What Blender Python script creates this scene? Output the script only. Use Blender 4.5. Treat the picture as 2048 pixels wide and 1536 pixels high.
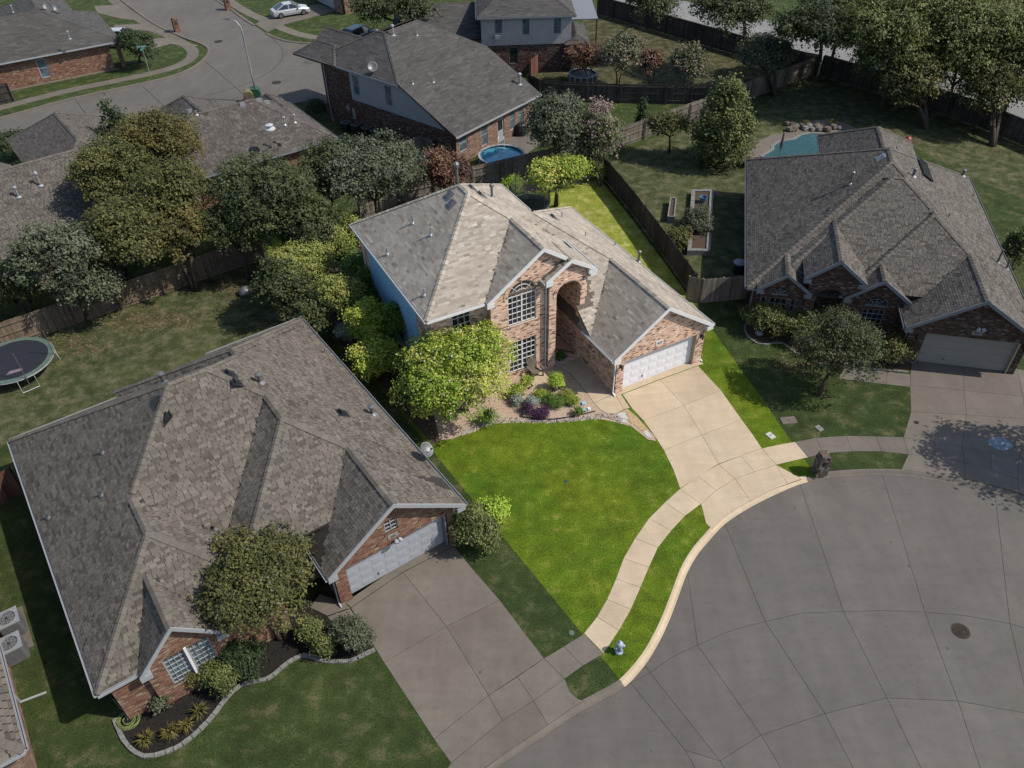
import bpy, math, random
import numpy as np
from mathutils import Vector, Matrix
from mathutils.geometry import tessellate_polygon

for o in list(bpy.data.objects): bpy.data.objects.remove(o, do_unlink=True)
SC = bpy.context.scene
COL = SC.collection
R = math.radians

# ------------------------------------------------------------------ camera
F_PX, PITCH, ROLL, CAM_H = 1600.0, R(41.1), R(-1.21), 29.7
_s, _c = math.sin(PITCH), math.cos(PITCH)
_F = Vector((0, _c, -_s)); _R0 = Vector((1, 0, 0)); _D0 = Vector((0, -_s, -_c))
_R = _R0 * math.cos(ROLL) - _D0 * math.sin(ROLL)
_D = _R0 * math.sin(ROLL) + _D0 * math.cos(ROLL)
cam = bpy.data.objects.new('camera', bpy.data.cameras.new('camera'))
COL.objects.link(cam)
cam.data.sensor_width = 36.0
cam.data.lens = 36.0 * F_PX / 2048.0
cam.data.clip_end = 2000.0
cam.data.clip_start = 0.5
_m = Matrix((( _R.x, -_D.x, -_F.x, 0), (_R.y, -_D.y, -_F.y, 0), (_R.z, -_D.z, -_F.z, CAM_H), (0, 0, 0, 1)))
cam.matrix_world = _m
SC.camera = cam
CAMP = Vector((0, 0, CAM_H))

def at(px, py, z=0.0):
    """surveyed place: where the sight line through a photo point meets height z"""
    d = _F * F_PX + _R * (px - 1024) + _D * (py - 768)
    return CAMP + d * ((z - CAM_H) / d.z)
def A2(px, py, z=0.0):
    p = at(px, py, z); return (p.x, p.y)
def depth(p): return (Vector(p) - CAMP).dot(_F)

# ------------------------------------------------------------------ light
SUN_EL, SUN_AZ = R(48.0), R(-9.5)      # azimuth counted from +X
to_sun = Vector((math.cos(SUN_EL) * math.cos(SUN_AZ), math.cos(SUN_EL) * math.sin(SUN_AZ), math.sin(SUN_EL)))
W = bpy.data.worlds.new('World'); SC.world = W; W.use_nodes = True
wn = W.node_tree.nodes; bg = wn['Background']
sky = wn.new('ShaderNodeTexSky'); sky.sky_type = 'NISHITA'; sky.sun_disc = False
sky.sun_elevation = SUN_EL; sky.sun_rotation = R(90) - SUN_AZ
W.node_tree.links.new(sky.outputs[0], bg.inputs[0]); bg.inputs[1].default_value = 0.14
sun = bpy.data.objects.new('sun', bpy.data.lights.new('sun', 'SUN')); COL.objects.link(sun)
sun.data.energy = 4.1; sun.data.angle = R(0.5); sun.data.color = (1.0, 0.95, 0.87)
sun.rotation_mode = 'QUATERNION'; sun.rotation_quaternion = to_sun.to_track_quat('Z', 'Y')
sun.location = (40, -10, 60)
SC.view_settings.view_transform = 'Standard'; SC.view_settings.look = 'None'
SC.view_settings.exposure = 0.6; SC.view_settings.gamma = 1.0
try: SC.view_settings.use_curve_mapping = False
except Exception: pass

# ------------------------------------------------------------------ materials
class NT:
    def __init__(s, name, rough=.8, spec=.25, metal=0.0):
        s.m = bpy.data.materials.new(name); s.m.use_nodes = True
        s.t = s.m.node_tree; s.b = s.t.nodes['Principled BSDF']
        s.b.inputs['Roughness'].default_value = rough
        s.b.inputs['Specular IOR Level'].default_value = spec
        s.b.inputs['Metallic'].default_value = metal
    def n(s, k, **kw):
        x = s.t.nodes.new('ShaderNode' + k)
        for a, v in kw.items(): setattr(x, a, v)
        return x
    def l(s, a, b): s.t.links.new(a, b)
    def math(s, op, a, b=None, c=None):
        x = s.n('Math', operation=op)
        for i, v in enumerate((a, b, c)):
            if v is None: continue
            if isinstance(v, (int, float)): x.inputs[i].default_value = v
            else: s.l(v, x.inputs[i])
        return x.outputs[0]
    def coord(s, kind='Object', scale=None):
        c = s.n('TexCoord').outputs[kind]
        if scale:
            mp = s.n('Mapping'); mp.inputs['Scale'].default_value = scale; s.l(c, mp.inputs[0]); c = mp.outputs[0]
        return c
    def noise(s, scale, detail=4, rough=.55, vec=None, dist=0):
        x = s.n('TexNoise'); x.inputs['Scale'].default_value = scale; x.inputs['Detail'].default_value = detail
        x.inputs['Roughness'].default_value = rough; x.inputs['Distortion'].default_value = dist
        if vec is not None: s.l(vec, x.inputs['Vector'])
        return x.outputs['Fac']
    def ramp(s, fac, stops, interp='LINEAR'):
        x = s.n('ValToRGB'); r = x.color_ramp; r.interpolation = interp
        while len(r.elements) < len(stops): r.elements.new(.5)
        for e, (p, c) in zip(r.elements, stops):
            e.position = p; e.color = (*c, 1) if len(c) == 3 else c
        s.l(fac, x.inputs[0]); return x.outputs[0]
    def mix(s, fac, a, b, mode='MIX'):
        x = s.n('Mix', data_type='RGBA', blend_type=mode)
        for i, v in ((0, fac), (6, a), (7, b)):
            if isinstance(v, (int, float)): x.inputs[i].default_value = v
            elif isinstance(v, tuple): x.inputs[i].default_value = (*v, 1)
            else: s.l(v, x.inputs[i])
        return x.outputs[2]
    def col(s, c): s.l(c, s.b.inputs['Base Color'])
    def bump(s, h, strength=.3, dist=.02):
        x = s.n('Bump'); x.inputs['Strength'].default_value = strength; x.inputs['Distance'].default_value = dist
        s.l(h, x.inputs['Height']); s.l(x.outputs[0], s.b.inputs['Normal'])
    def gray(s, lo, hi, fac):   # map fac .. to a grey multiplier colour
        return s.ramp(fac, [(.3, (lo,) * 3), (.7, (hi,) * 3)])

MAT = {}
def plain(name, c, rough=.6, spec=.3, metal=0.0, var=.12, scale=6):
    k = NT(name, rough, spec, metal)
    a = tuple(x * (1 - var) for x in c); b = tuple(min(1, x * (1 + var)) for x in c)
    k.col(k.ramp(k.noise(scale, 5, vec=k.coord()), [(.3, a), (.7, b)])); MAT[name] = k.m; return k.m
def grass(name, c1, c2, dry, dryamt=.62, dark=None):
    k = NT(name, .9, .1); co = k.coord()
    n1 = k.noise(.22, 4, .6, co); n2 = k.noise(1.3, 5, .65, co); n3 = k.noise(14, 3, .7, co); n4 = k.noise(38, 2, .7, co)
    c = k.ramp(n1, [(.32, c1), (.68, c2)])
    c = k.mix(k.ramp(n2, [(dryamt - .1, (0, 0, 0)), (dryamt + .12, (1, 1, 1))]), c, dry)
    c = k.mix(1.0, c, k.gray(.66, 1.3, n2), 'MULTIPLY'); c = k.mix(1.0, c, k.gray(.80, 1.16, k.noise(.55, 5, .65, co)), 'MULTIPLY')
    c = k.mix(1.0, c, k.gray(.55, 1.45, n3), 'MULTIPLY')
    c = k.mix(1.0, c, k.gray(.6, 1.4, n4), 'MULTIPLY')
    k.col(c); k.bump(k.math('ADD', n4, n3), .9, .06); MAT[name] = k.m; return k.m
def concrete(name, c1, c2, stain, sscale=.5, rough=.85):
    k = NT(name, rough, .2); co = k.coord()
    n1 = k.noise(sscale, 5, .6, co, .5); n2 = k.noise(3.2, 6, .65, co); n3 = k.noise(55, 3, .6, co)
    br = k.noise(1.0, 4, .6, k.coord(scale=(1.2, .25, 1)))
    c = k.ramp(n1, [(.3, c1), (.7, c2)])
    c = k.mix(k.ramp(n2, [(.52, (0, 0, 0)), (.78, (.55, .55, .55))]), c, stain)
    c = k.mix(1.0, c, k.gray(.9, 1.08, br), 'MULTIPLY')
    c = k.mix(1.0, c, k.gray(.9, 1.1, n3), 'MULTIPLY')
    vo = k.n('TexVoronoi'); vo.inputs['Scale'].default_value = .9; k.l(co, vo.inputs['Vector']); wnz = k.n('TexWhiteNoise', noise_dimensions='3D'); k.l(vo.outputs['Position'], wnz.inputs['Vector'])
    sp = k.math('MULTIPLY', k.math('LESS_THAN', k.math('ADD', vo.outputs['Distance'], k.math('MULTIPLY', n2, .06)), k.math('MULTIPLY', wnz.outputs['Value'], .11)), .45)
    c = k.mix(sp, c, tuple(x * .45 for x in stain))
    ty = k.noise(.8, 5, .7, k.coord(scale=(.35, 1.6, 1)), 1.2); c = k.mix(1.0, c, k.gray(.90, 1.07, ty), 'MULTIPLY')
    oi = k.n('ObjectInfo').outputs['Random']
    c = k.mix(1.0, c, k.ramp(oi, [(0, (.93,) * 3), (1, (1.05,) * 3)]), 'MULTIPLY')
    k.col(c); k.bump(n3, .15, .005); MAT[name] = k.m; return k.m
def brick(name, stops, mortar, bw=.215, bh=.077):
    k = NT(name, .85, .15); sp = k.n('SeparateXYZ'); k.l(k.coord(), sp.inputs[0])
    x = k.math('ADD', sp.outputs[0], sp.outputs[1]); z = sp.outputs[2]
    zr = k.math('DIVIDE', z, bh); row = k.math('FLOOR', zr)
    xr = k.math('ADD', k.math('DIVIDE', x, bw), k.math('MULTIPLY', row, .5)); cx = k.math('FLOOR', xr)
    cb = k.n('CombineXYZ'); k.l(cx, cb.inputs[0]); k.l(row, cb.inputs[1])
    wn_ = k.n('TexWhiteNoise', noise_dimensions='2D'); k.l(cb.outputs[0], wn_.inputs['Vector'])
    c = k.ramp(wn_.outputs['Value'], stops)
    fx = k.math('FRACT', xr); fz = k.math('FRACT', zr)
    mo = k.math('MAXIMUM', k.math('LESS_THAN', fx, .05), k.math('LESS_THAN', fz, .13))
    c = k.mix(mo, c, mortar)
    nn = k.noise(1.1, 4, .6, k.coord())
    c = k.mix(1.0, c, k.gray(.85, 1.12, nn), 'MULTIPLY')
    k.col(c); k.bump(k.math('SUBTRACT', 1.0, mo), .5, .008); MAT[name] = k.m; return k.m
def shingle(name, stops, fine=.25):
    k = NT(name, .92, .12); a = k.n('Attribute', attribute_name='tint').outputs['Fac']
    c = k.ramp(a, stops)
    c = k.mix(1.0, c, k.gray(1 - fine, 1 + fine, k.noise(70, 2, .7, k.coord())), 'MULTIPLY')
    c = k.mix(1.0, c, k.gray(.84, 1.13, k.noise(.5, 5, .65, k.coord())), 'MULTIPLY')
    k.col(c); k.bump(k.noise(90, 2, .7, k.coord()), .3, .004); MAT[name] = k.m; return k.m
def leaf(name, stops, trans=.3, rough=.6):
    k = NT(name, rough, .25); a = k.n('Attribute', attribute_name='tint').outputs['Fac']
    c = k.ramp(a, stops); k.col(c)
    tr = k.n('BsdfTranslucent'); k.l(c, tr.inputs['Color'])
    mx = k.n('MixShader'); mx.inputs[0].default_value = trans
    k.l(k.b.outputs[0], mx.inputs[1]); k.l(tr.outputs[0], mx.inputs[2])
    k.l(mx.outputs[0], k.t.nodes['Material Output'].inputs[0]); MAT[name] = k.m; return k.m
def siding(name, c, lap=.17):
    k = NT(name, .6, .3); sp = k.n('SeparateXYZ'); k.l(k.coord(), sp.inputs[0])
    f = k.math('FRACT', k.math('DIVIDE', sp.outputs[2], lap))
    line = k.math('LESS_THAN', f, .12)
    n = k.noise(2.0, 4, .6, k.coord())
    cc = k.mix(line, c, tuple(x * .62 for x in c)); cc = k.mix(1.0, cc, k.gray(.92, 1.06, n), 'MULTIPLY')
    k.col(cc); k.bump(f, .5, .012); MAT[name] = k.m; return k.m
def glassy(name, c, rough=.06, spec=.6):
    k = NT(name, rough, spec); n = k.noise(1.5, 3, .5, k.coord())
    k.col(k.ramp(n, [(.35, tuple(x * .6 for x in c)), (.65, tuple(x * 1.4 for x in c))])); MAT[name] = k.m; return k.m

# highlighted lot: brightness put into its colours; round about: dimming put into the colours
grass('turf_bright', (0.05383, 0.1017, 0.006144), (0.1005, 0.1294, 0.008193), (0.1651, 0.1294, 0.03414), .67)
grass('turf_rear', (0.1629, 0.1929, 0.02612), (0.2144, 0.223, 0.04063), (0.2744, 0.2315, 0.1161), .62)
grass('turf_dimmed', (0.02648, 0.04137, 0.01158), (0.04137, 0.05627, 0.01572), (0.0786, 0.06785, 0.03475), .62)
grass('turf_mid', (.038, .050, .018), (.060, .068, .026), (.090, .082, .045), .54)
grass('turf_dry', (0.03793, 0.04248, 0.01669), (0.05689, 0.05462, 0.02427), (0.09103, 0.07586, 0.04551), .56)
concrete('concrete_tan', (0.3258, 0.2507, 0.1662), (0.3607, 0.2883, 0.2021), (0.2793, 0.2131, 0.1369))
concrete('concrete_street', (0.07939, 0.06982, 0.06015), (0.0942, 0.08404, 0.07255), (0.06392, 0.05495, 0.0465), .12)
concrete('concrete_dimmed', (0.09796, 0.08251, 0.06662), (0.1161, 0.09999, 0.08179), (0.07256, 0.05943, 0.04617), .4)
concrete('concrete_dark', (0.05607, 0.05079, 0.04485), (0.06596, 0.05937, 0.05277), (0.04617, 0.03958, 0.03298), .4)
concrete('concrete_pale', (0.1451, 0.1418, 0.1319), (0.1715, 0.1649, 0.155), (0.1187, 0.1121, 0.1022), .4)
plain('joint_tar', (0.02639, 0.02243, 0.01913), .95, .1, var=.3, scale=9)
plain('joint_tan', (0.1319, 0.08575, 0.04947), .95, .1, var=.3, scale=9)
brick('brick_main', [(0, (0.098, 0.0539, 0.0392)), (.16, (0.1862, 0.1078, 0.0784)), (.24, (0.392, 0.245, 0.1715)), (.6, (0.4606, 0.3038, 0.2205)), (.85, (0.5194, 0.3577, 0.2646)), (1, (0.588, 0.4508, 0.3528))], (0.4508, 0.343, 0.2646))
brick('brick_red', [(0, (0.066, 0.02968, 0.01904)), (.2, (0.1188, 0.053, 0.0336)), (.7, (0.1496, 0.0742, 0.04704)), (.9, (0.176, 0.106, 0.06944)), (1, (0.2288, 0.1908, 0.1344))], (0.132, 0.106, 0.084))
brick('brick_brown', [(0, (0.0238, 0.01235, 0.01)), (.3, (0.051, 0.0266, 0.02)), (.75, (0.07225, 0.0399, 0.03)), (.9, (0.085, 0.0627, 0.05)), (1, (0.1445, 0.1425, 0.13))], (0.07225, 0.05985, 0.05))
brick('brick_pink', [(0, (.10, .055, .04)), (.5, (.15, .088, .066)), (1, (.21, .145, .11))], (.15, .115, .09))
shingle('shingle_main', [(0, (0.1147, 0.09841, 0.07966)), (.3, (0.2023, 0.1715, 0.139)), (.7, (0.2765, 0.2418, 0.1941)), (1, (0.371, 0.3304, 0.2607))])
shingle('shingle_left', [(0, (0.05616, 0.04802, 0.0383)), (.5, (0.09504, 0.08248, 0.06754)), (1, (0.1242, 0.1075, 0.0887))])
shingle('shingle_right', [(0, (0.04788, 0.04213, 0.03546)), (.5, (0.08379, 0.07374, 0.06291)), (1, (0.1137, 0.09944, 0.08464))])
shingle('shingle_gray', [(0, (0.039, 0.03666, 0.03354)), (.5, (0.05304, 0.04992, 0.04602)), (1, (0.0702, 0.0663, 0.06084))])
shingle('shingle_brown', [(0, (0.0414, 0.03565, 0.03105)), (.5, (0.069, 0.06095, 0.05405)), (1, (0.09775, 0.0874, 0.07705))])
plain('deck_main', (0.085, 0.07, 0.055), .95, .1, var=.2); plain('deck_dark', (.034, .030, .026), .95, .1, var=.2)
plain('trim_white', (0.4881, 0.4815, 0.4683), .5, .3, var=.04); plain('trim_grey', (0.2177, 0.221, 0.2243), .5, .3, var=.05)
plain('trim_cool', (0.1319, 0.1385, 0.1484), .55, .3, var=.06); plain('trim_tan', (0.3166, 0.2507, 0.1715), .6, .3, var=.05)
siding('siding_blue', (0.2018, 0.3565, 0.4802)); siding('siding_grey', (0.211, 0.2198, 0.2325)); siding('siding_white', (0.2658, 0.2535, 0.2449))
plain('door_white', (0.5277, 0.5211, 0.5277), .45, .35, var=.03, scale=2); plain('door_grey', (0.2243, 0.2309, 0.2441), .45, .35, var=.03, scale=2)
plain('door_tan', (0.1781, 0.1616, 0.1418), .5, .3, var=.04, scale=2)
glassy('glass_dark', (.010, .011, .014)); glassy('glass_teal', (.060, .085, .095), .1); glassy('glass_green', (.05, .06, .035), .1)
plain('metal_dark', (0.01979, 0.01979, 0.02111), .45, .5, .3); plain('metal_grey', (0.1055, 0.1055, 0.1055), .5, .5, .4); plain('metal_pale', (0.2243, 0.2309, 0.2375), .45, .5, .3)
plain('metal_light', (0.3958, 0.4024, 0.409), .4, .5, .3); plain('silver_paint', (0.3628, 0.3958, 0.4617), .28, .6, .55, var=.2, scale=14)
plain('mulch_dark', (0.01451, 0.01253, 0.01121), .95, .1, var=.6, scale=16); plain('mulch_brown', (0.05607, 0.03826, 0.0277), .95, .1, var=.55, scale=18)
plain('mulch_tan', (0.2836, 0.2111, 0.155), .95, .1, var=.45, scale=14); plain('soil', (0.03298, 0.02507, 0.01847), .95, .1, var=.5, scale=10)
plain('stone_pale', (0.277, 0.2375, 0.1913), .85, .2, var=.25, scale=9); plain('stone_tan', (0.2902, 0.2045, 0.1055), .85, .2, var=.2, scale=5)
plain('stone_white', (0.3166, 0.31, 0.277), .85, .2, var=.15, scale=5); plain('stone_edge', (0.1319, 0.1286, 0.1154), .9, .2, var=.3, scale=9)
plain('stone_brown', (0.08575, 0.06266, 0.04749), .9, .2, var=.5, scale=12)
plain('bark', (0.05607, 0.04288, 0.03298), .95, .1, var=.4, scale=14); plain('bark_pale', (0.1121, 0.09565, 0.07916), .9, .1, var=.3, scale=12)
def woodmat(name, c1, c2, c3):
    k = NT(name, .9, .1); co = k.coord(scale=(9, 9, .7)); n1 = k.noise(1.0, 5, .7, co); n2 = k.noise(.5, 3, .6, k.coord())
    c = k.ramp(n1, [(.3, c1), (.55, c2), (.75, c3)]); c = k.mix(1.0, c, k.gray(.65, 1.3, n2), 'MULTIPLY')
    a = k.n('Attribute', attribute_name='tint').outputs['Fac']
    c = k.mix(1.0, c, k.ramp(a, [(0, (.7,) * 3), (1, (1.25,) * 3)]), 'MULTIPLY'); k.col(c); MAT[name] = k.m
woodmat('wood_fence', (0.08, 0.0672, 0.056), (0.1472, 0.128, 0.1056), (0.2, 0.176, 0.1472))
woodmat('wood_dark', (.024, .020, .017), (.050, .043, .037), (.085, .076, .068))
woodmat('wood_warm', (0.0975, 0.0715, 0.0481), (0.1495, 0.1131, 0.078), (0.195, 0.156, 0.1144))
woodmat('wood_red', (.065, .030, .022), (.11, .055, .042), (.14, .078, .062))
# foliage
leaf('leaf_bright', [(0, (0.0744, 0.1272, 0.012)), (.4, (0.1872, 0.2628, 0.024)), (.8, (0.3228, 0.3528, 0.0528)), (1, (0.45, 0.4056, 0.1128))])
leaf('leaf_yellow', [(0, (.065, .095, .018)), (.4, (.165, .19, .038)), (.8, (.27, .265, .075)), (1, (.35, .30, .11))])
leaf('leaf_lime', [(0, (0.1272, 0.1956, 0.0156)), (.5, (0.2472, 0.3528, 0.03)), (1, (0.3744, 0.48, 0.0744))])
leaf('leaf_fresh', [(0, (0.0324, 0.072, 0.012)), (.5, (0.0876, 0.1572, 0.0252)), (1, (0.1572, 0.2328, 0.042))])
leaf('leaf_deep', [(0, (.012, .022, .008)), (.5, (.028, .045, .014)), (1, (.055, .075, .024))])
leaf('leaf_dark', [(0, (0.02057, 0.03025, 0.01089)), (.5, (0.04961, 0.06171, 0.02057)), (1, (0.09075, 0.1016, 0.03509))])
leaf('leaf_olive', [(0, (0.0286, 0.0352, 0.0099)), (.5, (0.0704, 0.0737, 0.0209)), (1, (0.1309, 0.121, 0.0352))])
leaf('leaf_amber', [(0, (.030, .032, .010)), (.5, (.085, .078, .022)), (1, (.150, .118, .034))])
leaf('leaf_greygreen', [(0, (0.03657, 0.04389, 0.02299)), (.5, (0.07524, 0.08778, 0.04702)), (1, (0.1285, 0.139, 0.0836))])
leaf('leaf_green', [(0, (0.0375, 0.05, 0.015)), (.5, (0.0975, 0.115, 0.0325)), (1, (0.1688, 0.1775, 0.05625))])
leaf('leaf_red', [(0, (0.0473, 0.022, 0.0154)), (.5, (0.1122, 0.0506, 0.0352)), (1, (0.1672, 0.099, 0.0539))])
leaf('leaf_pinktip', [(0, (0.0451, 0.0572, 0.022)), (.7, (0.1089, 0.121, 0.0506)), (.82, (0.1914, 0.1309, 0.1144)), (1, (0.2475, 0.1595, 0.1595))])
leaf('leaf_purple', [(0, (.020, .008, .020)), (.6, (.055, .022, .055)), (1, (.10, .045, .095))])
leaf('leaf_silver', [(0, (.10, .13, .10)), (.6, (.25, .29, .23)), (1, (.42, .46, .40))])
leaf('leaf_straw', [(0, (0.055, 0.0506, 0.0132)), (.5, (0.11, 0.0968, 0.0242)), (1, (0.1705, 0.1375, 0.0385))])
leaf('leaf_litter', [(0, (.05, .03, .016)), (.5, (.10, .065, .035)), (1, (.16, .11, .06))], .05)
leaf('bloom_white', [(0, (0.3628, 0.343, 0.3034)), (1, (0.4947, 0.4749, 0.4354))], .2)
leaf('bloom_pale', [(0, (0.08575, 0.08575, 0.07916)), (1, (0.1253, 0.1253, 0.1187))], .2)
MAT_POOL = NT('pool_water', .04, .5)
MAT_POOL.col(MAT_POOL.ramp(MAT_POOL.noise(1.4, 4, .6, MAT_POOL.coord()), [(.3, (.028, .15, .22)), (.7, (.06, .22, .29))]))
MAT_POOL.bump(MAT_POOL.noise(3.0, 3, .5, MAT_POOL.coord()), .12, .03); MAT['pool_water'] = MAT_POOL.m
k = NT('pool_teal', .05, .5); k.col(k.ramp(k.noise(4, 4, .6, k.coord()), [(.3, (.022, .060, .072)), (.7, (.045, .095, .105))])); k.bump(k.noise(5, 3, .5, k.coord()), .2, .02); MAT['pool_teal'] = k.m
k = NT('netting', .8, .1); k.col(k.ramp(k.noise(5, 2, .5, k.coord()), [(.3, (.03, .035, .03)), (.7, (.05, .055, .05))]))
tp = k.n('BsdfTransparent'); mx = k.n('MixShader'); mx.inputs[0].default_value = .55
k.l(tp.outputs[0], mx.inputs[1]); k.l(k.b.outputs[0], mx.inputs[2]); k.l(mx.outputs[0], k.t.nodes['Material Output'].inputs[0]); MAT['netting'] = k.m
plain('paint_white', (0.277, 0.2836, 0.2902), .22, .6, var=.02); plain('paint_navy', (.012, .022, .035), .2, .6, var=.1); plain('paint_black', (.012, .012, .013), .25, .6, var=.1)
plain('rubber', (.012, .012, .012), .85, .2); plain('green_cabinet', (.012, .05, .032), .5, .4); plain('sign_green', (0.01979, 0.1319, 0.1055), .5, .4)
plain('tan_plastic', (0.1319, 0.09894, 0.04617), .6, .3); plain('chalk_blue', (0.1319, 0.1616, 0.1847), .9, .1, var=.25, scale=4); plain('hose_lime', (0.1055, 0.1319, 0.03628), .5, .4)
plain('red_plastic', (.22, .03, .025), .5, .4); plain('blue_plastic', (.05, .12, .20), .5, .4); plain('sky_plastic', (0.1979, 0.343, 0.409), .5, .4)
plain('pad_green', (0.06596, 0.09235, 0.07256), .6, .3, var=.2); plain('mat_black', (.012, .013, .017), .7, .3, var=.2); plain('chair_brown', (0.1055, 0.08245, 0.06464), .6, .3, var=.15)
plain('solar_panel', (.012, .014, .018), .15, .6); plain('plaque', (0.4617, 0.442, 0.409), .6, .3, var=.03); plain('ink', (.03, .03, .03), .8, .1)
plain('plaque_grey', (0.1583, 0.1583, 0.155), .6, .3, var=.03); plain('terracotta', (.10, .055, .04), .8, .2); plain('kraft_pink', (0.1319, 0.09894, 0.1121), .8, .2)

# ------------------------------------------------------------------ mesh helpers
def tag(o, label=None, cat=None, group=None, kind=None):
    if label: o['label'] = label
    if cat: o['category'] = cat
    if group: o['group'] = group
    if kind: o['kind'] = kind
    return o
def link(name, me, parent=None, **kw):
    o = bpy.data.objects.new(name, me); COL.objects.link(o)
    if parent is not None: o.parent = parent
    return tag(o, **kw)
def empty(name, loc=(0, 0, 0), rz=0, **kw):
    o = bpy.data.objects.new(name, None); COL.objects.link(o)
    o.location = loc; o.rotation_euler = (0, 0, rz); o.empty_display_size = .3
    return tag(o, **kw)
class MB:
    def __init__(s): s.v = []; s.f = []; s.m = []; s.t = []
    def face(s, pts, mi=0, tint=.5):
        b = len(s.v); s.v += [tuple(p) for p in pts]; s.f.append(tuple(range(b, b + len(pts)))); s.m.append(mi); s.t.append(tint)
    def hexa(s, p, mi=0, tint=.5):   # 8 points: bottom ring 0-3, top ring 4-7
        b = len(s.v); s.v += [tuple(q) for q in p]
        for q in ((3, 2, 1, 0), (4, 5, 6, 7), (0, 1, 5, 4), (1, 2, 6, 5), (2, 3, 7, 6), (3, 0, 4, 7)):
            s.f.append(tuple(b + i for i in q)); s.m.append(mi); s.t.append(tint)
    def box(s, x0, x1, y0, y1, z0, z1, mi=0, tint=.5):
        s.hexa([(x0, y0, z0), (x1, y0, z0), (x1, y1, z0), (x0, y1, z0), (x0, y0, z1), (x1, y0, z1), (x1, y1, z1), (x0, y1, z1)], mi, tint)
    def bar(s, a, b, w, h, up=(0, 0, 1), mi=0, tint=.5):
        a = Vector(a); b = Vector(b); d = (b - a).normalized(); u = Vector(up); sd = d.cross(u)
        if sd.length < 1e-4: sd = d.cross(Vector((1, 0, 0)))
        sd.normalize(); u = sd.cross(d).normalized(); sd *= w / 2; u *= h / 2
        s.hexa([a - sd - u, b - sd - u, b + sd - u, a + sd - u, a - sd + u, b - sd + u, b + sd + u, a + sd + u], mi, tint)
    def prism(s, poly, z0, z1, mi=0, bottom=False):
        n = len(poly); tr = tessellate_polygon([[Vector((x, y, 0)) for x, y in poly]])
        b = len(s.v); s.v += [(x, y, z1) for x, y in poly]
        for t in tr: s.f.append(tuple(b + i for i in t)); s.m.append(mi); s.t.append(.5)
        if abs(z1 - z0) > 1e-6:
            c = len(s.v); s.v += [(x, y, z0) for x, y in poly]
            for i in range(n): j = (i + 1) % n; s.f.append((b + i, b + j, c + j, c + i)); s.m.append(mi); s.t.append(.5)
    def tube(s, pts, rad, n=6, mi=0, cap=True):
        pts = [Vector(p) for p in pts]
        if isinstance(rad, (int, float)): rad = [rad] * len(pts)
        b = len(s.v)
        for i, p in enumerate(pts):
            d = (pts[min(i + 1, len(pts) - 1)] - pts[max(i - 1, 0)]).normalized()
            a = d.cross(Vector((0, 0, 1)))
            if a.length < 1e-3: a = Vector((1, 0, 0))
            a.normalize(); c = d.cross(a)
            for j in range(n):
                t = 2 * math.pi * j / n; s.v.append(tuple(p + (a * math.cos(t) + c * math.sin(t)) * rad[i]))
        for i in range(len(pts) - 1):
            for j in range(n):
                k2 = (j + 1) % n; s.f.append((b + i * n + j, b + i * n + k2, b + (i + 1) * n + k2, b + (i + 1) * n + j)); s.m.append(mi); s.t.append(.5)
        if cap:
            s.f.append(tuple(b + j for j in range(n))[::-1]); s.m.append(mi); s.t.append(.5)
            s.f.append(tuple(b + (len(pts) - 1) * n + j for j in range(n))); s.m.append(mi); s.t.append(.5)
    def lathe(s, prof, n=16, c=(0, 0, 0), mi=0, axis=None, caps=True):
        b = len(s.v); ax = Matrix.Identity(3) if axis is None else Vector((0, 0, 1)).rotation_difference(Vector(axis)).to_matrix()
        for r, z in prof:
            for j in range(n):
                t = 2 * math.pi * j / n; s.v.append(tuple(ax @ Vector((r * math.cos(t), r * math.sin(t), z)) + Vector(c)))
        for i in range(len(prof) - 1):
            for j in range(n):
                k2 = (j + 1) % n; s.f.append((b + i * n + j, b + i * n + k2, b + (i + 1) * n + k2, b + (i + 1) * n + j)); s.m.append(mi); s.t.append(.5)
        for i, rev in ((0, True), (len(prof) - 1, False)):
            if caps and prof[i][0] > 1e-4:
                q = tuple(b + i * n + j for j in range(n)); s.f.append(q[::-1] if rev else q); s.m.append(mi); s.t.append(.5)
    def mesh(s, name, mats, tint=False, smooth=False):
        me = bpy.data.meshes.new(name); me.from_pydata(s.v, [], s.f)
        for m in (mats if isinstance(mats, (list, tuple)) else [mats]): me.materials.append(MAT[m])
        if any(s.m): me.polygons.foreach_set('material_index', s.m)
        if tint: a = me.attributes.new('tint', 'FLOAT', 'FACE'); a.data.foreach_set('value', s.t)
        if smooth: me.polygons.foreach_set('use_smooth', [True] * len(s.f))
        me.update(); return me
    def build(s, name, mats, parent=None, tint=False, smooth=False, **kw):
        return link(name, s.mesh(name, mats, tint, smooth), parent, **kw)
def part_box(name, mat, parent, *b):
    m = MB(); m.box(*b); return m.build(name, mat, parent)
def inset(poly, d):
    """shrink a (roughly convex) polygon by d"""
    P = [Vector((x, y)) for x, y in poly]; n = len(P); ar = sum(P[i].x * P[(i + 1) % n].y - P[(i + 1) % n].x * P[i].y for i in range(n))
    sg = 1 if ar > 0 else -1; out = []
    for i in range(n):
        a, b, c = P[i - 1], P[i], P[(i + 1) % n]; e1 = (b - a); e2 = (c - b)
        if e1.length < 1e-6 or e2.length < 1e-6: out.append(tuple(b)); continue
        e1.normalize(); e2.normalize(); n1 = Vector((-e1.y, e1.x)) * sg; n2 = Vector((-e2.y, e2.x)) * sg
        k_ = 1 + n1.dot(n2); mv = (n1 + n2) * (d / max(k_, .4)); out.append(tuple(b + mv))
    return out
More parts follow.
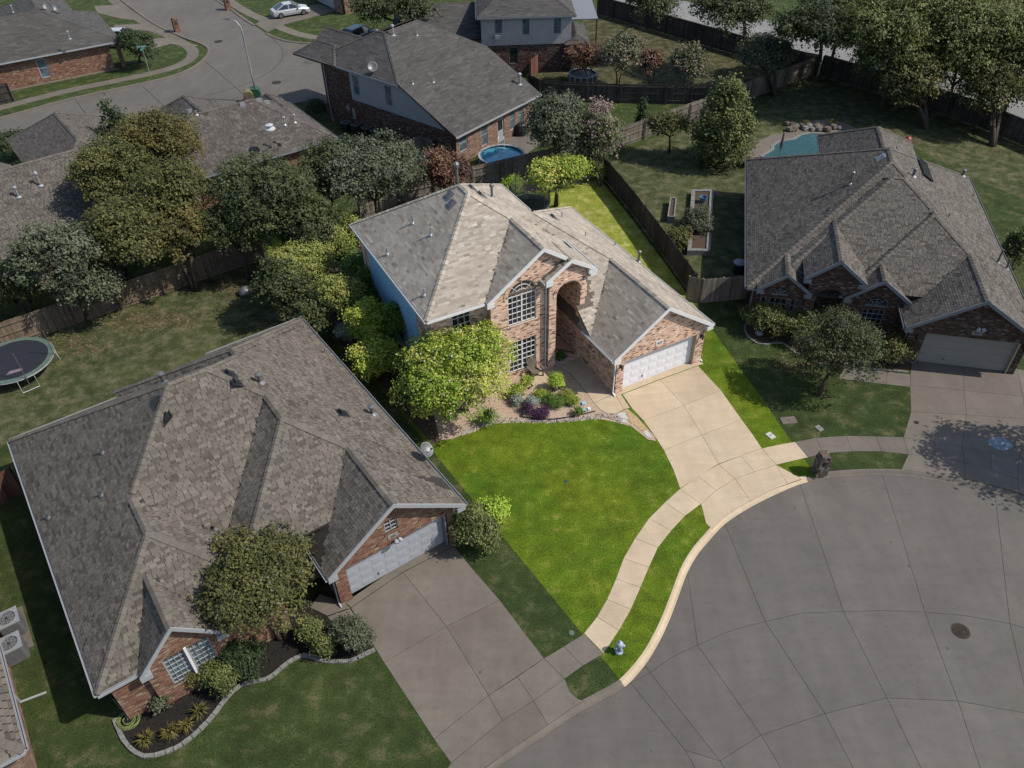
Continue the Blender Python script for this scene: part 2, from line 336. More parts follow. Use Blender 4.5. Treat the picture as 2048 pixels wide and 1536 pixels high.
def smoothline(pts, n=4):
    """Catmull-Rom through the points"""
    P = [Vector(p) for p in pts]; out = []
    for i in range(len(P) - 1):
        a = P[max(i - 1, 0)]; b = P[i]; c = P[i + 1]; d = P[min(i + 2, len(P) - 1)]
        for j in range(n):
            t = j / n; out.append(.5 * ((2 * b) + (c - a) * t + (2 * a - 5 * b + 4 * c - d) * t * t + (3 * b - a - 3 * c + d) * t ** 3))
    out.append(P[-1]); return out
def P2(pl, z=0.0): return [A2(x, y, z) for x, y in pl]

# ================================================================== SETTING
ZS = -0.13
m = MB(); m.face([(-600, -300, -.22), (600, -300, -.22), (600, 900, -.22), (-600, 900, -.22)]); m.build('ground', 'turf_dry', kind='structure')
SE_PX = [(2190, 1075), (2120, 1035), (2048, 1006), (1960, 979), (1900, 967), (1850, 958), (1800, 952), (1750, 951), (1700, 953), (1650, 958), (1605, 967), (1560, 985), (1500, 1015),
         (1450, 1048), (1418, 1082), (1395, 1110), (1375, 1145), (1358, 1190), (1340, 1238), (1318, 1285), (1290, 1330), (1250, 1374), (1205, 1401), (1155, 1428), (1090, 1472), (1030, 1512), (940, 1572)]
SE = [Vector(A2(x, y, ZS)) for x, y in SE_PX]
SEs = smoothline(SE, 4)
def offset(pl, d):
    out = []
    for i, p in enumerate(pl):
        t = (pl[min(i + 1, len(pl) - 1)] - pl[max(i - 1, 0)]).normalized(); out.append(p + Vector((t.y, -t.x)) * d)
    return out
CI = offset(SEs, .32)         # back of curb (lawn side)
if CI[20].y < SEs[20].y: CI = offset(SEs, -.32)
bl = [tuple(p) for p in CI] + [(-12, 6), (-160, -30), (-160, 230), (160, 230), (160, 12)]
m = MB(); m.prism(bl, -.2, 0); m.build('block_lawn', 'turf_dimmed', kind='structure')
def curb(i0, i1, mat):
    m = MB(); prof = [(0, -.2), (0, -.125), (.10, -.112), (.22, -.006), (.33, .006), (.33, -.2)]
    rows = [[(lambda q: (q.x, q.y, z))(SEs[i] + (CI[i] - SEs[i]) * (o / .32)) for o, z in prof] for i in range(i0, i1 + 1)]
    for a, b in zip(rows, rows[1:]):
        for j in range(len(prof) - 1): m.face((a[j], b[j], b[j + 1], a[j + 1]))
    m.build('curb', mat, kind='structure')
curb(0, 10 * 4 - 1, 'concrete_dimmed'); curb(10 * 4 - 1, 21 * 4, 'concrete_tan'); curb(21 * 4, len(SEs) - 1, 'concrete_dimmed')

def slabs(name, polys, mat, base, z=.012, gap=.008, thick=.05, bz=None):
    b = MB()
    for p in polys: b.prism(p, z - .25, z - .010)
    root = b.build(name, base, kind='structure')
    for p in polys:
        q = MB(); q.prism(inset(p, gap), z - thick, z); q.build('slab', mat, root)
    return root
# --- street: concrete panels between tarred joints
J = [[(2190, 1075), (2190, 1300), (2190, 1480), (2190, 1640)], [(1990, 988), (2020, 1247), (2062, 1428), (2100, 1640)], [(1765, 951), (1850, 1224), (1916, 1402), (1995, 1640)],
     [(1600, 968), (1687, 1223), (1774, 1396), (1892, 1640)], [(1450, 1048), (1530, 1243), (1650, 1427), (1760, 1640)], [(1375, 1145), (1395, 1290), (1522, 1470), (1625, 1640)], [(1290, 1330), (1300, 1345), (1440, 1522), (1510, 1640)],
     [(1250, 1374), (1262, 1366), (1370, 1500), (1450, 1640)]]
def near(i, j): return A2(*J[i][j], ZS)
W_SE = [Vector(A2(x, y, ZS)) for x, y in SE_PX]
def se_between(a, b):
    """curb points strictly between two joint ends"""
    ia = min(range(len(SEs)), key=lambda i: (SEs[i] - Vector(a)).length); ib = min(range(len(SEs)), key=lambda i: (SEs[i] - Vector(b)).length)
    st = 1 if ib > ia else -1; return [tuple(SEs[i]) for i in range(ia + st, ib, st)]
polys = []
arcA = {2: [(1930, 1231)], 3: [(1760, 1221)], 4: [(1600, 1226)], 5: [(1460, 1262)], 6: [(1345, 1314)]}
for i in range(len(J) - 1):
    a, b = near(i, 0), near(i + 1, 0)
    mid = [A2(x, y, ZS) for x, y in {1: [(1930, 1231)], 2: [(1765, 1221)], 3: [(1605, 1226)], 4: [(1460, 1262)], 5: [(1345, 1314)]}.get(i, [])]
    if i < 6: polys.append([a] + se_between(a, b) + [b, near(i + 1, 1)] + mid[::-1] + [near(i, 1)])
    else: polys.append([a] + se_between(a, b) + [b, near(i + 1, 1), near(i, 1)])
    for r in (1, 2): polys.append([near(i, r)] + (mid if r == 1 else []) + [near(i + 1, r), near(i + 1, r + 1), near(i, r + 1)])
tail = [A2(1250, 1374, ZS), *[tuple(p) for p in SEs[21 * 4 + 1:]], (-9, 5), A2(1450, 1640, ZS), A2(1370, 1500, ZS), A2(1262, 1366, ZS)]
polys.append(tail)
st = MB(); st.face([(-30, 10, -.15), (-30, -60, -.15), (170, -60, -.15), (170, 70, -.15), (30, 45, -.15), (0, 30, -.15)])
m = MB()
for p in polys: m.prism(p, ZS - .06, ZS - .012)
m.prism([(-14, 6), (-14, -60), (170, -60), (170, 14), A2(2190, 1075, ZS), A2(2190, 1640, ZS), A2(1450, 1640, ZS)], ZS - .06, ZS - .003)
street = m.build('street', 'joint_tar', kind='structure')
street.data.materials.clear(); street.data.materials.append(MAT['joint_tar'])
for p in polys:
    q = MB(); q.prism(inset(p, .008), ZS - .05, ZS); q.build('slab', 'concrete_street', street)
# --- the main lot, brightened by colour
LOT = [(532, 495), (700, 449), (1000, 365), (1168, 319), (1215, 378), (1262, 436), (1310, 500), (1345, 548), (1400, 625), (1470, 722), (1530, 806), (1588, 890), (1636, 957)]
i0, i1 = 10 * 4 - 2, 21 * 4
lot = P2(LOT) + [tuple(CI[i] + (CI[i] - SEs[i]) * .02) for i in range(i0 + 1, i1 + 1)]
m = MB(); m.prism(lot, .002, .006); m.build('main_lawn', 'turf_bright', kind='structure')
rows = [[(1245, 789), (1319, 760), (1396, 732)], [(1287, 841), (1368, 811), (1442, 781)], [(1328, 901), (1404, 870), (1483, 839)], [(1360, 977), (1437, 928), (1524, 897)]]
dp = []
for r in range(3):
    for c in range(2):
        q = [rows[r][c], rows[r][c + 1]]
        if c == 1 and r == 2: q += [(1505, 869)]
        q += [rows[r + 1][c + 1], rows[r + 1][c]]
        if c == 0: q += {0: [(1265, 818)], 1: [(1309, 872)], 2: [(1347, 940)]}[r]
        dp.append(P2(q))
dp += [P2(q) for q in ([(1360, 978), (1396, 953), (1432, 981), (1402, 1008)], [(1396, 953), (1437, 929), (1470, 958), (1432, 981)], [(1437, 929), (1482, 912), (1509, 944), (1470, 958)], [(1482, 912), (1524, 897), (1552, 930), (1509, 944)],
       [(1402, 1008), (1432, 981), (1470, 958), (1501, 1002), (1470, 1019), (1444, 1038), (1424, 1058), (1412, 1047)], [(1470, 958), (1509, 944), (1552, 930), (1575, 968), (1540, 981), (1501, 1002)], [(1552, 930), (1590, 950), (1603, 958), (1575, 968)],
       [(1236, 790), (1234, 772), (1386, 716), (1408, 728), (1396, 731), (1319, 759), (1245, 788)])]
slabs('driveway', dp, 'concrete_tan', 'joint_tan')
si = [(1360, 978), (1330, 1005), (1298, 1037), (1270, 1077), (1247, 1117), (1232, 1158), (1214, 1199), (1194, 1234), (1168, 1267)]
so = [(1402, 1008), (1370, 1032), (1342, 1062), (1316, 1095), (1298, 1135), (1281, 1175), (1262, 1219), (1238, 1261), (1207, 1307)]
slabs('sidewalk', [P2([si[i], so[i], so[i + 1], si[i + 1]]) for i in range(8)] + [P2([(1524, 897), (1571, 887), (1590, 884), (1616, 915), (1606, 917), (1552, 930)])], 'concrete_tan', 'joint_tan', z=.014)
slabs('front_walk', [P2(q) for q in ([(1115, 728), (1158, 706), (1180, 734), (1142, 749)], [(1142, 749), (1180, 734), (1208, 760), (1168, 779)], [(1168, 779), (1208, 760), (1232, 786), (1188, 806)],
      [(1188, 806), (1230, 788), (1248, 819), (1231, 828), (1214, 827), (1200, 819)], [(1230, 788), (1240, 786), (1260, 816), (1248, 819)])], 'concrete_tan', 'joint_tan', z=.016)
slabs('patio', [P2(q) for q in ([(1040, 738), (1084, 722), (1102, 753), (1058, 768)], [(1058, 768), (1102, 753), (1112, 768), (1082, 785), (1066, 782)], [(1066, 782), (1082, 785), (1100, 800), (1066, 796)])], 'concrete_tan', 'joint_tan', z=.016)
fx = lambda L: [A2(1030 + x / 7.062, 690 + y / 7.062) for x, y in L]
flag = empty('flagstone_path', (*fx([(1640, 1040)])[0], 0), label='irregular flagstone stepping path beside the tan driveway', cat='stepping stones')
for q, mt in (([(1430, 975), (1550, 945), (1600, 1040), (1560, 1060), (1480, 1030)], 'stone_white'), ([(1470, 1040), (1590, 1068), (1590, 1108), (1470, 1090)], 'stone_white'), ([(1552, 938), (1598, 912), (1700, 1000), (1640, 1012), (1605, 1030)], 'stone_tan'),
              ([(1602, 1045), (1700, 1012), (1738, 1066), (1655, 1120), (1612, 1090)], 'stone_tan'), ([(1670, 1122), (1750, 1072), (1865, 1195), (1800, 1225)], 'stone_tan'), ([(1803, 1237), (1862, 1205), (1942, 1300), (1920, 1318), (1870, 1300)], 'stone_white')):
    w = fx(q); c = flag.location; t = MB(); t.prism([(x - c.x, y - c.y) for x, y in inset(w, .01)], -.05, .026); t.build('stone', mt, flag)
bed = P2([(1085, 724), (1115, 727), (1142, 750), (1168, 780), (1188, 807), (1200, 820), (1214, 828), (1231, 829), (1256, 819), (1262, 828), (1240, 846), (1190, 836), (1140, 840), (1090, 843), (1030, 842), (985, 846), (940, 862), (905, 878), (880, 880), (860, 800), (870, 740), (1000, 735)])
m = MB(); m.prism(bed, .0, .009); m.build('flower_bed', 'mulch_tan', kind='structure')
m = MB(); m.prism(P2([(1229, 829), (1254, 818), (1272, 832), (1309, 873), (1312, 882), (1296, 879), (1262, 852), (1240, 847)]), .0, .0095); m.build('flower_bed', 'mulch_tan', kind='structure')
m = MB(); m.prism(P2([(540, 497), (700, 452), (760, 560), (850, 690), (890, 760), (860, 800), (880, 880), (866, 890), (700, 700)]), .0, .008); m.build('side_bed', 'mulch_brown', kind='structure')
m = MB(); m.prism(P2([(1000, 372), (1165, 326), (1190, 352), (1120, 372), (1040, 388)]), .0, .0085); m.build('rear_bed', 'mulch_tan', kind='structure')
m = MB(); m.prism(P2([(1000, 368), (1168, 320), (1215, 378), (1262, 436), (1310, 500), (1345, 548), (1400, 625), (1425, 660), (1300, 600), (1150, 480), (1000, 400)]), .004, .0072); m.build('rear_lawn', 'turf_rear', kind='structure')
# --- left neighbour: drive, walk, bed
L0 = [(702, 1216), (806, 1145), (908, 1093)]; L1 = [(768, 1325), (893, 1253), (999, 1200)]; L2 = [(868, 1478), (977, 1391), (1088, 1317)]
lp = [[(690, 1205), (800, 1130), (900, 1076), (908, 1092), (806, 1144), (702, 1215)], [L0[0], L0[1], L1[1], L1[0]], [L0[1], L0[2], (945, 1138), L1[2], L1[1]], [L1[0], L1[1], L2[1], L2[0]], [L1[1], L1[2], L2[2], L2[1]],
      [(1035, 1354), (1088, 1317), (1129, 1358), (1067, 1402)], [(977, 1391), (1035, 1354), (1067, 1402), (1005, 1441)], [(868, 1478), (977, 1391), (1005, 1441), (902, 1526)]]
lp2 = [[(1067, 1402), (1129, 1358), (1140, 1384), (1155, 1398), (1168, 1402), (1140, 1419), (1096, 1450)], [(902, 1526), (1005, 1441), (1067, 1402), (1096, 1450), (1020, 1500), (925, 1568), (880, 1560)]]
slabs('left_driveway', [P2(q) for q in lp + lp2], 'concrete_dimmed', 'joint_tar')
slabs('left_sidewalk', [P2([(1088, 1317), (1128, 1293), (1165, 1332), (1129, 1358)]), P2([(1128, 1293), (1168, 1268), (1206, 1308), (1165, 1332)])], 'concrete_dimmed', 'joint_tar', z=.013)
slabs('left_walk', [P2([(640, 1188), (690, 1206), (700, 1216), (655, 1232), (620, 1215)]), P2([(655, 1234), (700, 1218), (738, 1270), (700, 1285)])], 'concrete_dimmed', 'joint_tar', z=.016)
LB = [(230, 1439), (238, 1460), (249, 1482), (268, 1503), (295, 1514), (338, 1503), (370, 1486), (392, 1468), (421, 1439), (445, 1407), (462, 1388), (480, 1372), (510, 1364), (537, 1358), (569, 1332), (590, 1318), (612, 1310), (630, 1316), (647, 1323), (698, 1323), (725, 1312), (750, 1300)]
m = MB(); m.prism(P2(LB + [(712, 1255), (690, 1215), (640, 1180), (560, 1240), (440, 1310), (330, 1385), (245, 1425)]), .0, .008); m.build('left_bed', 'mulch_dark', kind='structure')
# --- right neighbour
R0 = [(1824, 708), (1926, 723), (2034, 738), (2120, 752)]; R1 = [(1820, 771), (1928, 781), (2046, 793), (2130, 802)]; R2_ = [(1822, 824), (1933, 830), (2050, 838), (2135, 846)]; R3 = [(1807, 875), (1868, 884), (1924, 894), (1982, 908), (2038, 923), (2110, 945)]
R4 = [(1817, 909), (1870, 914), (1929, 926), (1982, 940), (2035, 958), (2100, 984)]; R5 = [(1802, 940), (1829, 943), (1931, 958), (1985, 971), (2037, 986), (2090, 1004)]
rp = [[R0[i], R0[i + 1], R1[i + 1], R1[i]] for i in range(3)] + [[R1[i], R1[i + 1], R2_[i + 1], R2_[i]] for i in range(3)] + [[R2_[0], R2_[1], R3[2], R3[1], R3[0]], [R2_[1], R2_[2], R3[4], R3[3], R3[2]], [R2_[2], R2_[3], R3[5], R3[4]]]
rp += [[R3[i], R3[i + 1], R4[i + 1], R4[i]] for i in range(5)] + [[R4[0], R4[1], R4[2], R5[2], R5[1], R5[0]], [R4[2], R4[3], R4[4], R5[4], R5[3], R5[2]], [R4[4], R4[5], R5[5], R5[4]]]
slabs('right_driveway', [P2(q) for q in rp], 'concrete_dimmed', 'joint_tar')
su = [(1590, 884), (1632, 876), (1692, 872), (1752, 873), (1807, 875)]; sl = [(1616, 915), (1647, 907), (1705, 903), (1763, 903), (1817, 909)]
slabs('right_sidewalk', [P2([su[i], su[i + 1], sl[i + 1], sl[i]]) for i in range(4)], 'concrete_dimmed', 'joint_tar', z=.014)
slabs('right_walk', [P2([(1690, 735), (1775, 744), (1772, 769), (1676, 757)]), P2([(1775, 744), (1821, 749), (1820, 774), (1772, 769)])], 'concrete_dimmed', 'joint_tar', z=.014)
RB = [(1491, 650), (1491, 666), (1508, 684), (1528, 690), (1549, 686), (1567, 687), (1591, 706), (1640, 728), (1690, 733), (1815, 745)]
m = MB(); m.prism(P2(RB + [(1822, 722), (1800, 700), (1700, 660), (1500, 600)]), .0, .008); m.build('right_bed', 'mulch_brown', kind='structure')
m = MB(); m.prism(P2([(-120, 770), (0, 704), (120, 662), (245, 619), (330, 590), (440, 550), (530, 522), (620, 645), (20, 885), (-120, 960)]), .001, .004); m.build('left_back_lawn', 'turf_mid', kind='structure')
# far yards of drier grass
m = MB(); m.prism(P2([(1215, 330), (1300, 280), (1640, 130), (2100, 300), (2100, 420), (1930, 350), (1760, 255), (1500, 330), (1500, 600), (1400, 590)]), .001, .004); m.build('right_back_lawn', 'turf_mid', kind='structure')
m = MB(); m.prism(P2([(1150, 60), (1200, 5), (1330, 50), (1500, 110), (1600, 135), (1440, 180), (1060, 180), (1060, 150)]), .001, .0045); m.build('far_lawn', 'turf_dry', kind='structure')
# far streets: concrete, with curbs, parkway walk and joints
FS = [(-160, 330), (-160, 275), (0, 238), (140, 200), (260, 174), (345, 154), (394, 131), (418, 106), (408, 90), (360, 72), (300, 42), (225, -14), (410, -14), (455, 14), (505, 48), (535, 70), (570, 82), (625, 88), (660, 84), (715, 60), (735, 75), (720, 110), (706, 150), (690, 176), (645, 196), (590, 206), (540, 213), (440, 232), (300, 240), (200, 240), (100, 262), (0, 288)]
m = MB(); m.prism(P2(FS), -.01, .012); fst = m.build('far_street', 'concrete_street', kind='structure')
m = MB()
for pl in ([(285, 172), (330, 215)], [(150, 198), (180, 240)], [(405, 118), (500, 200)]):
    a, b = at(*pl[0]), at(*pl[1]); m.bar((a.x, a.y, .015), (b.x, b.y, .015), .05, .006)
arc = smoothline([Vector(A2(*p)) for p in ((545, 78), (562, 95), (566, 112), (555, 130), (530, 150), (480, 172), (400, 195))], 4)
for a, b in zip(arc, arc[1:]): m.bar((a.x, a.y, .015), (b.x, b.y, .015), .05, .006)
m.build('joint', 'joint_tar', fst)
def strip(name, c, w, mat, z=.016, z0=-.02, kind='structure', closed=False):
    pl = smoothline([Vector(A2(*p)) for p in c], 5); a = offset(pl, w / 2); b = offset(pl, -w / 2); m = MB()
    for i in range(len(pl) - 1):
        m.face([(*a[i], z), (*a[i + 1], z), (*b[i + 1], z), (*b[i], z)]); m.face([(*a[i], z0), (*a[i + 1], z0), (*a[i + 1], z), (*a[i], z)]); m.face([(*b[i], z0), (*b[i + 1], z0), (*b[i + 1], z), (*b[i], z)])
    return m.build(name, mat, kind=kind)
strip('far_sidewalk', [(-120, 247), (0, 216), (130, 183), (250, 158), (330, 140), (372, 124), (386, 108), (375, 92), (320, 62), (262, 28), (215, -10)], 1.25, 'concrete_dimmed')
strip('far_sidewalk', [(440, -10), (490, 22), (540, 45), (590, 66), (650, 78), (680, 78)], 1.25, 'concrete_dimmed')
strip('far_curb', [(-120, 266), (0, 237), (140, 199), (260, 173), (345, 153), (394, 131), (418, 106), (408, 90), (360, 72), (300, 42), (225, -14)], .32, 'concrete_dimmed', .09)
strip('far_curb', [(410, -14), (455, 14), (488, 38), (510, 52)], .32, 'concrete_dimmed', .09); strip('far_curb', [(533, 68), (570, 82), (625, 88), (660, 84)], .32, 'concrete_dimmed', .09)
for q in ([(188, 12), (232, 10), (262, 28), (285, 42), (240, 37), (195, 26)], [(228, 50), (296, 48), (320, 62), (345, 78), (296, 62), (230, 60)], [(296, 100), (340, 88), (372, 92), (398, 92), (352, 78), (330, 76), (300, 78)], [(510, 48), (545, 30), (640, 8), (672, 22), (565, 50), (535, 64)], [(640, 196), (690, 178), (720, 190), (660, 230)]):
    m = MB(); m.prism(P2(q), -.01, .02); m.build('far_driveway', 'concrete_dimmed', kind='structure')
strip('back_road', [(1180, -35), (1300, 5), (1420, 32), (1520, 58), (1600, 84), (1700, 112), (1800, 140), (1950, 185), (2150, 250)], 6.5, 'concrete_pale', .012)

# ================================================================== HOUSES
def clip(poly, conv):
    out = poly
    for i in range(len(conv)):
        a, b = conv[i], conv[(i + 1) % len(conv)]; ex, ey = b[0] - a[0], b[1] - a[1]; inp = out; out = []
        if not inp: return out
        for j in range(len(inp)):
            p, q = inp[j - 1], inp[j]; dp_ = ex * (p[1] - a[1]) - ey * (p[0] - a[0]); dq = ex * (q[1] - a[1]) - ey * (q[0] - a[0])
            if (dp_ >= -1e-9) != (dq >= -1e-9):
                t = dp_ / (dp_ - dq); out.append((p[0] + (q[0] - p[0]) * t, p[1] + (q[1] - p[1]) * t))
            if dq >= -1e-9: out.append(q)
    return out
def clip3(f, w0):
    out = []
    for i in range(len(f)):
        p, q = f[i - 1], f[i]
        if (p[1] >= w0) != (q[1] >= w0):
            t = (w0 - p[1]) / (q[1] - p[1]); out.append(tuple(p[k_] + (q[k_] - p[k_]) * t for k_ in range(3)))
        if q[1] >= w0: out.append(q)
    return out
class House:
    def __init__(s, name, label, ox, oy, yaw, mats, cat='house'):
        s.o = empty(name, (ox, oy, 0), yaw, label=label, cat=cat); s.S = []; s.mats = mats; s.c, s.sn = math.cos(yaw), math.sin(yaw); s.ox, s.oy = ox, oy; s.yaw = yaw
        s.camL = s.to_local(0, 0); s.rng = random.Random(hash(name) % 1000 if False else len(name) * 7 + 3); s.roof = None
    def to_local(s, x, y):
        dx, dy = x - s.ox, y - s.oy; return (dx * s.c + dy * s.sn, -dx * s.sn + dy * s.c)
    def world(s, u, w, z=0): return (s.ox + u * s.c - w * s.sn, s.oy + u * s.sn + w * s.c, z)
    def loc(s, px, py, z):
        x, y = A2(px, py, z); return s.to_local(x, y)
    # ---- roof solids
    def hip(s, u0, u1, w0, w1, z, p, dz=0, pf=None, skip='', clipw=None):
        z += dz; D = (u1 - u0, w1 - w0)
        if D[0] >= D[1]:
            h = D[1] / 2; wm = (w0 + w1) / 2; zr = z + p * h; a = (u0 + h, wm, zr); b = (u1 - h, wm, zr)
            F = {'f': [(u0, w0, z), (u1, w0, z), b, a], 'b': [(u1, w1, z), (u0, w1, z), a, b], 'l': [(u0, w1, z), (u0, w0, z), a], 'r': [(u1, w0, z), (u1, w1, z), b]}
            H = [((u0, w0, z), a), ((u0, w1, z), a), ((u1, w0, z), b), ((u1, w1, z), b), (a, b)]
        else:
            h = D[0] / 2; um = (u0 + u1) / 2; zr = z + p * h; a = (um, w0 + h, zr); b = (um, w1 - h, zr)
            F = {'f': [(u0, w0, z), (u1, w0, z), a], 'b': [(u1, w1, z), (u0, w1, z), b], 'l': [(u0, w1, z), (u0, w0, z), a, b], 'r': [(u1, w0, z), (u1, w1, z), b, a]}
            H = [((u0, w0, z), a), ((u1, w0, z), a), ((u0, w1, z), b), ((u1, w1, z), b), (a, b)]
        hf = lambda u, w: z + p * min(u - u0, u1 - u, w - w0, w1 - w) if (u0 < u < u1 and w0 < w < w1) else -9
        s.S.append(dict(F=[F[k_] for k_ in 'frlb' if k_ not in skip], H=H, h=hf, clipw=clipw)); return zr
    def gable(s, u0, u1, wf, wb, z, p, dz=0, board=.2, boardmat='trim', name='rake_board'):
        z += dz; um = (u0 + u1) / 2; zr = z + p * (u1 - u0) / 2
        F = [[(u0, wb, z), (u0, wf, z), (um, wf, zr), (um, wb, zr)], [(u1, wf, z), (u1, wb, z), (um, wb, zr), (um, wf, zr)]]
        hf = lambda u, w: z + p * min(u - u0, u1 - u) if (u0 < u < u1 and wf < w < wb) else -9
        s.S.append(dict(F=F, H=[((um, wf, zr), (um, wb, zr))], h=hf, clipw=None))
        m = MB()
        for a, b in (((u0, wf, z), (um, wf, zr)), ((um, wf, zr), (u1, wf, z))):
            m.hexa([(a[0], wf - .03, a[2] - board), (b[0], wf - .03, b[2] - board), (b[0], wf + .02, b[2] - board), (a[0], wf + .02, a[2] - board), (a[0], wf - .03, a[2] + .03), (b[0], wf - .03, b[2] + .03), (b[0], wf + .02, b[2] + .03), (a[0], wf + .02, a[2] + .03)])
        # cornice returns
        for a, sg in ((u0, 1), (u1, -1)): m.box(min(a, a + sg * .42), max(a, a + sg * .42), wf - .024, wf + .26, z - .30, z - .045)
        m.build(name, s.mats['trim'], s.o)
        return zr
    def finish_roof(s, tw=.30, th=.145, gap=.0, thick=.022, singles=0, jit=.1, tvar=.2):
        sh, deck = s.mats['shingle'], s.mats['deck']; rg = random.Random(5)
        d = MB()
        for S in s.S:
            for f in S['F']:
                if S['clipw'] is not None: f = clip3(f, S['clipw'])
                if len(f) < 3: continue
                d.face(f); n_ = len(f); g = [(x, y, z - .12) for x, y, z in f]; d.face(g[::-1])
                for i in range(n_): j = (i + 1) % n_; d.face([f[i], g[i], g[j], f[j]])
        s.roof = d.build('roof', deck, s.o)
        m = MB(); cands = []
        for si_, S in enumerate(s.S):
            others = [(o_['h'], k_ < si_) for k_, o_ in enumerate(s.S) if k_ != si_]
            for f in S['F']:
                P = [Vector(q) for q in f]; e = (P[1] - P[0]).normalized(); n = e.cross(P[2] - P[0]).normalized(); up = n.cross(e)
                if n.z < 0: n = -n; up = n.cross(e)
                pl = [((q - P[0]).dot(e), (q - P[0]).dot(up)) for q in P]
                amin = min(a for a, b in pl); amax = max(a for a, b in pl); bmax = max(b for a, b in pl); rows_ = int(bmax / th) + 1; xs = [a for a, b in pl]
                for r in range(rows_):
                    b0 = r * th - .01; b1 = (r + 1) * th + .02
                    x = amin - rg.random() * tw
                    while x < amax:
                        w_ = tw * (1 + (rg.random() - .5) * jit * 2); x0, x1 = x, x + w_; x = x1 + gap * (1 + (rg.random() - .5) * .5)
                        c = P[0] + e * ((x0 + x1) / 2) + up * ((b0 + b1) / 2)
                        bad = False
                        for hf, first in others:
                            hh = hf(c.x, c.y)
                            if hh > c.z + (.03 if not first else -.004): bad = True; break
                        if bad or (S['clipw'] is not None and c.y < S['clipw']): continue
                        q = [(x0, b0), (x1, b0), (x1, b1), (x0, b1)]; cp = clip(q, pl)
                        if len(cp) < 3: continue
                        whole = len(cp) == 4 and all(abs(a[0] - b[0]) + abs(a[1] - b[1]) < 1e-6 for a, b in zip(sorted(cp), sorted(q)))
                        ti = min(1, max(0, rg.gauss(.5, tvar)))
                        rec = (P[0], e, up, n, x0, x1, b0, b1, ti)
                        if whole and singles: cands.append(rec); continue
                        s._tab(m, rec, cp, thick)
        if singles:
            cl = Vector((*s.camL, CAM_H))
            def size(rc):
                c = rc[0] + rc[1] * rc[4] + rc[2] * rc[6]; d = cl - c; return rc[3].dot(d.normalized()) / max(d.length, 1) ** 1.0 * (rc[5] - rc[4])
            cands.sort(key=size, reverse=True)
            meshes = []
            for kk in range(5):
                t = MB(); s._tab(t, (Vector((0, 0, 0)), Vector((1, 0, 0)), Vector((0, 1, 0)), Vector((0, 0, 1)), 0, tw, 0, th + .03, .15 + kk * .17), [(0, 0), (tw, 0), (tw, th + .03), (0, th + .03)], thick)
                meshes.append(t.mesh('shingle', sh, tint=True))
            for kk, rc in enumerate(cands):
                if kk < singles:
                    o, e, up, n = rc[0], rc[1], rc[2], rc[3]; p = o + e * rc[4] + up * rc[6]
                    ob = link('shingle', meshes[min(4, max(0, int(rc[8] * 5)))], s.roof)
                    M4 = Matrix((e, up, n)).transposed().to_4x4(); M4.translation = p
                    ob.matrix_local = M4 @ Matrix.Diagonal(((rc[5] - rc[4]) / tw, 1, 1, 1))
                else: s._tab(m, rc, [(rc[4], rc[6]), (rc[5], rc[6]), (rc[5], rc[7]), (rc[4], rc[7])], thick)
        # ridge and hip caps
        for si_, S in enumerate(s.S):
            for a, b in S['H']:
                a, b = Vector(a), Vector(b); L = (b - a).length; k_ = max(1, int(L / .30)); d_ = (b - a) / k_; hd = Vector((d_.x, d_.y, 0)).normalized(); sd = Vector((-hd.y, hd.x, 0)) * .15
                flat = abs(d_.z) < 1e-4; drop = .15 * (.55 if flat else .42)
                for i in range(k_):
                    p0, p1 = a + d_ * i, a + d_ * (i + 1.12); c = (p0 + p1) / 2
                    if any(o_['h'](c.x, c.y) > c.z - .03 for kk, o_ in enumerate(s.S) if kk != si_): continue
                    if S['clipw'] is not None and c.y < S['clipw']: continue
                    t = .35 + rg.random() * .5; l0, l1 = Vector((0, 0, .055)), Vector((0, 0, .03)); dn = Vector((0, 0, -drop))
                    m.face([p0 + l0, p1 + l1, p1 + l1 + sd + dn, p0 + l0 + sd + dn], 0, t); m.face([p0 + l0, p0 + l0 - sd + dn, p1 + l1 - sd + dn, p1 + l1], 0, t)
                    m.face([p0 + l0, p0 + l0 + sd + dn, p0 + sd + dn, p0], 0, t * .5); m.face([p0 + l0, p0, p0 - sd + dn, p0 + l0 - sd + dn], 0, t * .5)
        m.build('shingle_courses', sh, s.roof, tint=True, kind='stuff')
    def _tab(s, m, rec, cp, thick):
        o, e, up, n, x0, x1, b0, b1, ti = rec
        def pt(a, b, lift=True): return o + e * a + up * b + n * ((thick * (1 - .75 * (b - b0) / (b1 - b0))) if lift else 0)
        m.face([pt(a, b) for a, b in cp], 0, ti)
        low = sorted(a for a, b in cp if abs(b - b0) < 1e-6)
        if len(low) >= 2:
            a, b = low[0], low[-1]; m.face([pt(a, b0, False), pt(b, b0, False), pt(b, b0), pt(a, b0)], 0, ti * .4)
            if b1 - b0 > 0: m.face([pt(a, b0, False), pt(a, b0), pt(a, min(b1, b0 + .12))], 0, ti * .4); m.face([pt(b, b0), pt(b, b0, False), pt(b, min(b1, b0 + .12))], 0, ti * .4)
    def gutter(s, *runs):
        for (u0, w0), (u1, w1), z, side in runs:   # side: outward unit vector in plan
            m = MB(); ox, oy = side; a = Vector((u0, w0, z)); b = Vector((u1, w1, z)); o = Vector((ox, oy, 0)); dz = Vector((0, 0, 1))
            def st(o0, o1, z0, z1):
                q = [a + o * o0 + dz * z0, b + o * o0 + dz * z0, b + o * o1 + dz * z0, a + o * o1 + dz * z0]; m.hexa(q + [x + dz * (z1 - z0) for x in q])
            st(-.03, .015, -.19, -.012); st(.015, .12, -.13, -.11); st(.10, .12, -.11, -.005)
            m.build('gutter', s.mats['trim'], s.o)
